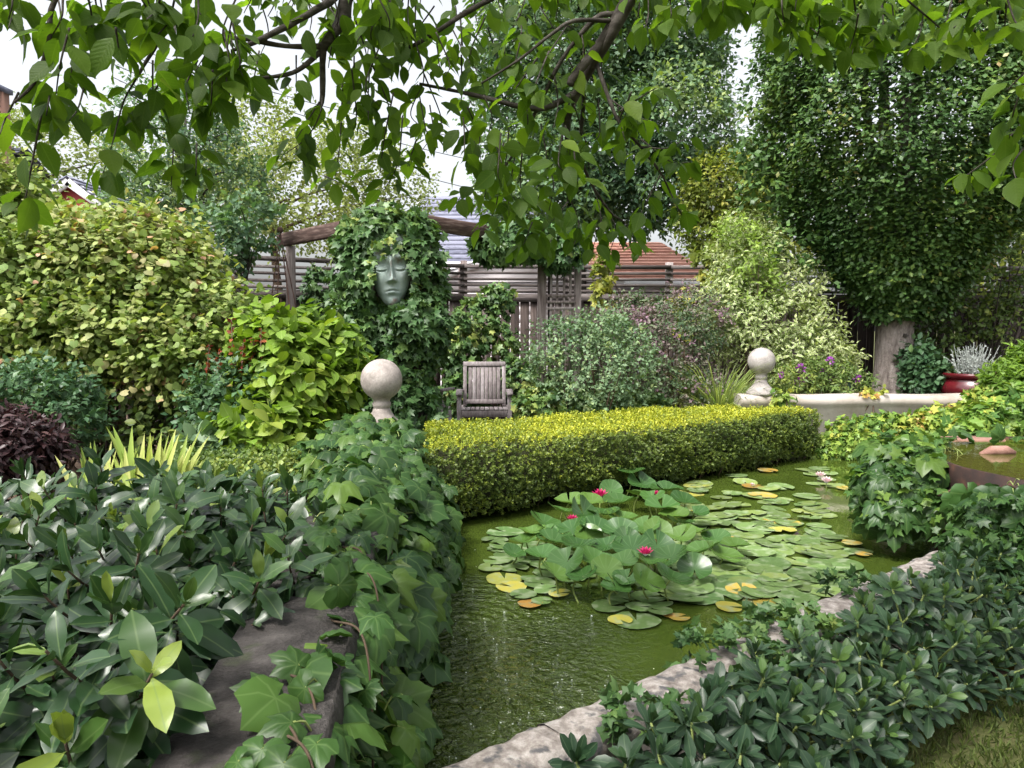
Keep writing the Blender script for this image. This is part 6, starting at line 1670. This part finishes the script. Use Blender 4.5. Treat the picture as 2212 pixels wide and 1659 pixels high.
lily('small group of lily pads with yellowed leaves left in the pond', [(1090, 1250, 84, 0.78), (1105, 1267, 70, 0.84), (1150, 1250, 56, 0.3), (1180, 1272, 56, 0.28), (1130, 1283, 60, 0.3), (1195, 1235, 90, 0.25), (1235, 1248, 66, 0.3), (1145, 1303, 56, 1.0), (1170, 1297, 48, 0.45), (1208, 1280, 50, 0.86), (1245, 1265, 26, 0.35), (1285, 1262, 18, 0.4), (1268, 1242, 40, 0.4), (1060, 1225, 56, 0.6), (1075, 1210, 66, 0.5), (1100, 1200, 70, 0.35), (1120, 1212, 56, 0.3), (1068, 1165, 60, 0.3), (1085, 1178, 60, 0.3)])
lily('cluster of pale lily pads floating nearest the camera', [(1375, 1340, 106, 0.42), (1340, 1338, 56, 0.84), (1315, 1308, 78, 0.3), (1340, 1290, 66, 0.25), (1395, 1288, 66, 0.28), (1420, 1300, 70, 0.3), (1492, 1290, 84, 0.32), (1450, 1275, 62, 0.28), (1380, 1310, 60, 0.3), (1425, 1318, 60, 0.35), (1465, 1332, 52, 0.93), (1445, 1328, 30, 1.0), (1350, 1255, 54, 0.3), (1400, 1262, 56, 0.35), (1480, 1272, 84, 0.4), (1520, 1262, 66, 0.3), (1560, 1245, 66, 0.4), (1600, 1268, 60, 0.3), (1640, 1280, 56, 0.3)])
lily('far water lily with blush white flowers near the right vine', [(1740, 1015, 44, 0.6), (1770, 1012, 46, 0.5), (1755, 1024, 40, 0.55), (1790, 1022, 40, 0.5), (1658, 1015, 44, 0.95), (1765, 1045, 46, 0.55), (1800, 1048, 50, 0.6), (1830, 1055, 46, 0.9), (1785, 1035, 40, 0.5)], (), [(1772, 1030, 30, 0.04, 'blush'), (1785, 1042, 34, 0.05, 'blush'), (1850, 1048, 26, 0.04, 'blush')])

# bubbles and froth where water falls in at the left
FOAM, nt, out = new_mat('water_bubble')
p_ = nd(nt, 'ShaderNodeBsdfPrincipled'); p_.inputs['Base Color'].default_value = (0.42, 0.47, 0.42, 1); p_.inputs['Roughness'].default_value = 0.08
nt.links.new(p_.outputs[0], out.inputs[0])
mb = MB()
def bub(c, r):
    mb.lathe(c, [(r * math.cos(q), r * math.sin(q) * 0.8) for q in (0, 0.5, 1.0, 1.5)], 7, cap=False)
for i in range(95):
    if i < 40:
        cx0, cy0 = ((-0.22, 2.5), (-0.25, 3.4), (-0.05, 4.2))[i % 3]
        c = np.array((cx0 + abs(rng.normal()) * 0.22, cy0 + rng.normal() * 0.4, WATER_Z))
    else:
        c = WZ(rng.uniform(960, 1500), rng.uniform(1150, 1600), WATER_Z)
    if (c - K0) @ N2 > -0.05: continue
    bub(c, rng.uniform(0.0015, 0.004) * (1.6 if rng.random() < 0.1 else 1))
o = mb.build('bubbles', FOAM, smooth=True); tag(o, 'scattered white air bubbles on the green pond water', 'bubbles'); o['kind'] = 'stuff'

# ------------------------------------------------------------------ overhanging cherry
CT = np.array((3.4, -0.8, 0.0))
t = thing('cherry_tree', 'cherry branches with large drooping leaves hanging across the top', 'tree', CT)
LC = Leaves('cherry', M_CHERRY)
def br(pts, r0, r1, nm='branch', n=20):
    P = curve_pts(pts, n); mb = MB()
    mb.tube(P, np.linspace(r0, r1, len(P)) * (1 + 0.06 * rng.normal(size=len(P))), 7); mb.build(nm, BARK_D, t, smooth=True)
    return P
mb = MB(); P = curve_pts([CT + (0, 0, -0.05), CT + (-0.05, 0.05, 1.2), CT + (-0.25, 0.3, 2.3)], 10); mb.tube(P, np.linspace(0.17, 0.12, len(P)), 14); mb.build('trunk', BARK, t, smooth=True)
fork = P[-1]
hubA = W(1420, -120, 2.55); hubB = W(790, -130, 2.5); hubC = W(230, -160, 1.9); hubD = W(1950, -140, 2.3)
br([fork, fork + (-0.5, 0.8, 0.9), hubD + (0.1, -0.3, 0.5), hubA + (0.5, -0.1, 0.35), hubA], 0.10, 0.035, 'limb')
br([hubA + (0.5, -0.1, 0.35), W(1150, -260, 2.5), W(900, -250, 2.5), hubB], 0.05, 0.028, 'limb')
br([W(900, -250, 2.5), W(560, -260, 2.2), hubC], 0.035, 0.02, 'limb')
br([hubD + (0.1, -0.3, 0.5), hubD + (0.0, -0.1, 0.2), hubD], 0.05, 0.022, 'limb')
br([hubA, W(1332, 51, 2.6), W(1285, 130, 2.65), W(1247, 198, 2.7), W(1226, 259, 2.75), W(1228, 341, 2.85), W(1228, 434, 2.95)], 0.025, 0.006)
br([W(1370, -30, 2.57), W(1300, 90, 2.62), W(1240, 165, 2.6), W(1232, 185, 2.6)], 0.020, 0.012)
br([W(1247, 200, 2.7), W(1179, 232, 2.7), W(1124, 230, 2.7), W(1052, 212, 2.7), W(991, 198, 2.7), W(906, 181, 2.7)], 0.013, 0.005)
br([W(1330, 30, 2.6), W(1285, 41, 2.6), W(1213, 130, 2.65), W(1162, 232, 2.7), W(1114, 324, 2.8), W(1080, 375, 2.85)], 0.010, 0.004)
br([W(1320, 45, 2.6), W(1240, 45, 2.55), W(1190, 75, 2.5), W(1120, 130, 2.5), W(1040, 180, 2.55)], 0.008, 0.003)
br([W(1255, 190, 2.7), W(1261, 215, 2.75), W(1254, 307, 2.85), W(1264, 369, 2.95), W(1315, 454, 3.05), W(1350, 480, 3.1)], 0.009, 0.003)
br([W(1288, 137, 2.65), W(1315, 212, 2.6), W(1339, 266, 2.6), W(1384, 317, 2.65), W(1428, 375, 2.7), W(1448, 416, 2.75)], 0.008, 0.003)
br([hubB, W(748, 0, 2.5), W(742, 40, 2.5), W(710, 85, 2.45), W(698, 110, 2.45), W(697, 205, 2.5), W(690, 240, 2.5)], 0.026, 0.005)
br([W(700, 100, 2.45), W(615, 99, 2.4), W(495, 82, 2.3), W(393, 113, 2.2)], 0.010, 0.004)
br([W(698, 108, 2.45), W(683, 120, 2.45), W(632, 157, 2.4), W(546, 171, 2.35)], 0.011, 0.005)
br([hubB, W(735, -20, 2.5), W(666, 31, 2.4), W(563, 85, 2.35), W(500, 110, 2.3)], 0.017, 0.005)
br([hubA, W(1150, -40, 2.6), W(1020, 20, 2.6), W(900, 95, 2.6), W(800, 130, 2.6)], 0.014, 0.004)
br([hubC, W(300, -20, 1.95), W(350, 60, 2.0), W(300, 160, 2.0)], 0.010, 0.004)
br([hubC, W(119, 0, 1.85), W(106, 89, 1.85), W(75, 177, 1.85), W(31, 222, 1.85)], 0.008, 0.003)
tw = [  # hanging twigs: points in the frame, depth, number of leaves
 ([(300, 160), (266, 222), (239, 324), (222, 375)], 2.05, 11), ([(427, 130), (403, 184), (410, 246)], 2.15, 8), ([(379, 250), (369, 410)], 2.2, 9), ([(425, 310), (423, 380)], 2.3, 7), ([(92, 233), (65, 375), (51, 437), (17, 454)], 1.9, 8),
 ([(150, 60), (130, 140), (120, 210)], 1.9, 8), ([(40, 200), (10, 260), (0, 290)], 1.85, 6), ([(110, 190), (100, 250)], 1.9, 6), ([(190, 150), (170, 230), (150, 260)], 2.0, 7), ([(160, 100), (150, 200)], 1.95, 4), ([(330, 130), (330, 250)], 2.1, 8), ([(460, 150), (455, 250)], 2.2, 8), ([(250, 60), (260, 130)], 1.9, 5),
 ([(350, 170), (300, 250), (290, 270)], 2.1, 7), ([(430, 180), (470, 230)], 2.2, 6),
 ([(697, 205), (690, 250), (660, 300), (612, 335)], 2.45, 9), ([(740, 180), (735, 300), (725, 380)], 2.6, 9), ([(760, 150), (770, 250), (760, 290)], 2.6, 9), ([(690, 220), (640, 300)], 2.5, 5), ([(800, 130), (840, 230), (850, 300)], 2.6, 9), ([(850, 200), (830, 300), (820, 380)], 2.65, 9), ([(870, 250), (860, 350), (830, 410)], 2.7, 9), ([(900, 300), (880, 360)], 2.7, 7),
 ([(640, 320), (660, 360)], 2.5, 5), ([(700, 380), (735, 395)], 2.6, 4), ([(640, 120), (640, 200)], 2.4, 6), ([(560, 110), (545, 190)], 2.35, 6), ([(500, 110), (510, 170)], 2.3, 6),
 ([(1080, 375), (1010, 410), (985, 440)], 2.85, 8), ([(1080, 375), (1070, 450), (1040, 500)], 2.95, 10), ([(1114, 324), (1100, 420), (1100, 480)], 2.95, 9), ([(1180, 420), (1140, 430), (1060, 420)], 2.9, 7), ([(1228, 434), (1200, 470), (1150, 520)], 3.05, 10), ([(1228, 420), (1250, 480), (1240, 530)], 3.1, 10),
 ([(1315, 454), (1330, 500), (1310, 560)], 3.15, 11), ([(1350, 480), (1370, 520), (1380, 545)], 3.15, 8), ([(1264, 369), (1290, 430), (1300, 480)], 3.0, 9), ([(1448, 416), (1470, 460), (1480, 470)], 2.8, 9), ([(1428, 375), (1400, 430), (1380, 470)], 2.8, 9), ([(1384, 317), (1440, 320), (1480, 300)], 2.65, 8), ([(1384, 300), (1450, 350), (1490, 350)], 2.7, 8), ([(1339, 240), (1400, 200), (1420, 190)], 2.6, 7), ([(1315, 212), (1370, 250), (1400, 260)], 2.6, 7), ([(1200, 500), (1180, 530), (1120, 545)], 3.1, 8), ([(1300, 470), (1280, 540)], 3.1, 8), ([(1150, 480), (1130, 530)], 3.0, 7),
 ([(2212, 180), (2190, 240), (2180, 300)], 2.0, 8), ([(2230, 240), (2150, 330), (2100, 370), (2085, 380)], 2.1, 8), ([(2230, 300), (2190, 350), (2195, 390)], 2.0, 6), ([(2220, 150), (2170, 200)], 2.0, 4),
 ([(1690, -40), (1710, 60), (1700, 100)], 2.2, 8), ([(1760, -40), (1770, 60), (1740, 120)], 2.2, 10), ([(1840, -40), (1850, 60), (1840, 120)], 2.25, 10), ([(1920, -60), (1930, 50), (1920, 110)], 2.3, 10), ([(2000, -60), (1990, 60), (1960, 120)], 2.25, 11), ([(2070, -60), (2040, 60), (2010, 110)], 2.2, 10), ([(1790, -30), (1800, 60)], 2.2, 8), ([(1880, -30), (1890, 70), (1870, 100)], 2.3, 8), ([(2120, -60), (2090, 30), (2060, 60)], 2.1, 7), ([(1680, -60), (1660, 30)], 2.2, 6), ([(1960, 0), (2040, 70), (2060, 110)], 2.2, 7), ([(2160, -60), (2190, 40), (2212, 60)], 2.0, 6),
 ([(1400, -40), (1400, 40), (1390, 60)], 2.5, 6), ([(1440, -60), (1450, 30), (1440, 50)], 2.4, 7), ([(1500, -60), (1530, 10)], 2.4, 5), ([(1480, -60), (1480, 20)], 2.4, 5)]
def fill(n, x0, x1, y0, y1, Y0, Y1, f=None):
    k = 0
    while k < n:
        x, y = rng.uniform(x0, x1), rng.uniform(y0, y1)
        if f and not f(x, y): continue
        k += 1
        tw.append(([(x + rng.normal() * 20, y - rng.uniform(40, 90)), (x, y), (x + rng.normal() * 15, y + rng.uniform(15, 60))], rng.uniform(Y0, Y1), int(rng.integers(4, 8))))
fill(15, 20, 500, -30, 60, 1.8, 2.1)
fill(8, 380, 520, 60, 180, 2.1, 2.3)
fill(22, 520, 900, -40, 70, 2.3, 2.7)
fill(11, 700, 900, 60, 210, 2.45, 2.75)
fill(66, 880, 1420, -40, 400, 2.5, 2.95, lambda x, y: y < np.interp(x, [880, 1000, 1250, 1420], [300, 380, 420, 250]))
fill(12, 1380, 1640, -60, 10, 2.3, 2.6)
fill(20, 1660, 2180, -50, 80, 2.0, 2.4)
for pts, Yd, nl in tw:
    Q = [W(x, y, Yd + 0.05 * rng.normal()) for x, y in pts]
    P = curve_pts(Q, 12)
    mb = MB(); mb.tube(P, np.linspace(0.0030, 0.0013, len(P)), 5); mb.build('twig', BARK_D, t, smooth=True)
    nl = int(nl * 1.3)
    tt = np.linspace(0.2, 1.0, nl); pos = np.array([P[int(round(q * (len(P) - 1)))] for q in tt])
    a = np.arange(nl) * 2.6 + rng.uniform(0, 6.28)
    side = np.stack((np.cos(a), 0.7 * np.sin(a), 0.15 * rng.normal(size=nl)), 1)
    d = norm(side * rng.uniform(0.4, 1.2, nl)[:, None] + np.array((0, 0, -0.62)) + rng.normal(size=(nl, 3)) * 0.28)
    nrm = norm(side * 0.55 + UP * 0.65 + rng.normal(size=(nl, 3)) * 0.4 + np.array((0, 0.0, 0)))
    off = norm(side) * 0.018
    LC.add(pos + off, d, nrm, 0.077 * rng.uniform(0.62, 1.25, nl) * (1.10 if pts[0][0] < 500 else 1.0), 0.46 + rng.normal(size=nl) * 0.2 + 0.12 * (pts[0][0] > 1500))
# unseen crown leaves added above and behind the camera to darken the foreground
n_ = 7500
p = np.stack((rng.uniform(-3.6, 4.6, n_), rng.uniform(-2.5, 1.8, n_), rng.uniform(2.6, 4.6, n_)), 1)
p = p[p[:, 2] > 1.9 + 0.47 * np.maximum(p[:, 1], 0)]
p = p[wav(p, 1.3, 4) > -0.35]
LC.add(p, norm(rng.normal(size=p.shape) + (0, 0, -0.8)), norm(rng.normal(size=p.shape) * 0.6 + UP), 0.11 * rng.uniform(0.7, 1.2, len(p)), 0.4 + rng.normal(size=len(p)) * 0.2)
for a_, b_, m_ in ((hubA, hubB, 170), (hubB, hubC, 150), (hubD, hubA, 150)):          # leaves on the limbs above the picture
    u_ = rng.random(m_)[:, None]; q = a_ * (1 - u_) + b_ * u_ + rng.normal(size=(m_, 3)) * 0.16 + (0, 0, 0.45)
    LC.add(q, norm(rng.normal(size=q.shape) + (0, 0, -0.8)), norm(rng.normal(size=q.shape) * 0.5 + UP), 0.085 * rng.uniform(0.7, 1.2, m_), 0.45 + rng.normal(size=m_) * 0.2)
for i in range(9):
    e_ = np.array((rng.uniform(-2.5, 2.5), rng.uniform(-1.8, 1.2), rng.uniform(3.3, 4.2)))
    br([fork, fork * 0.5 + e_ * 0.5 + (0, 0, 0.3), e_], 0.05, 0.01, 'limb')
plant(t, [LC], 300)

finish_plants()
for o in list(bpy.data.objects):
    if '_base' in o.keys(): del o['_base']
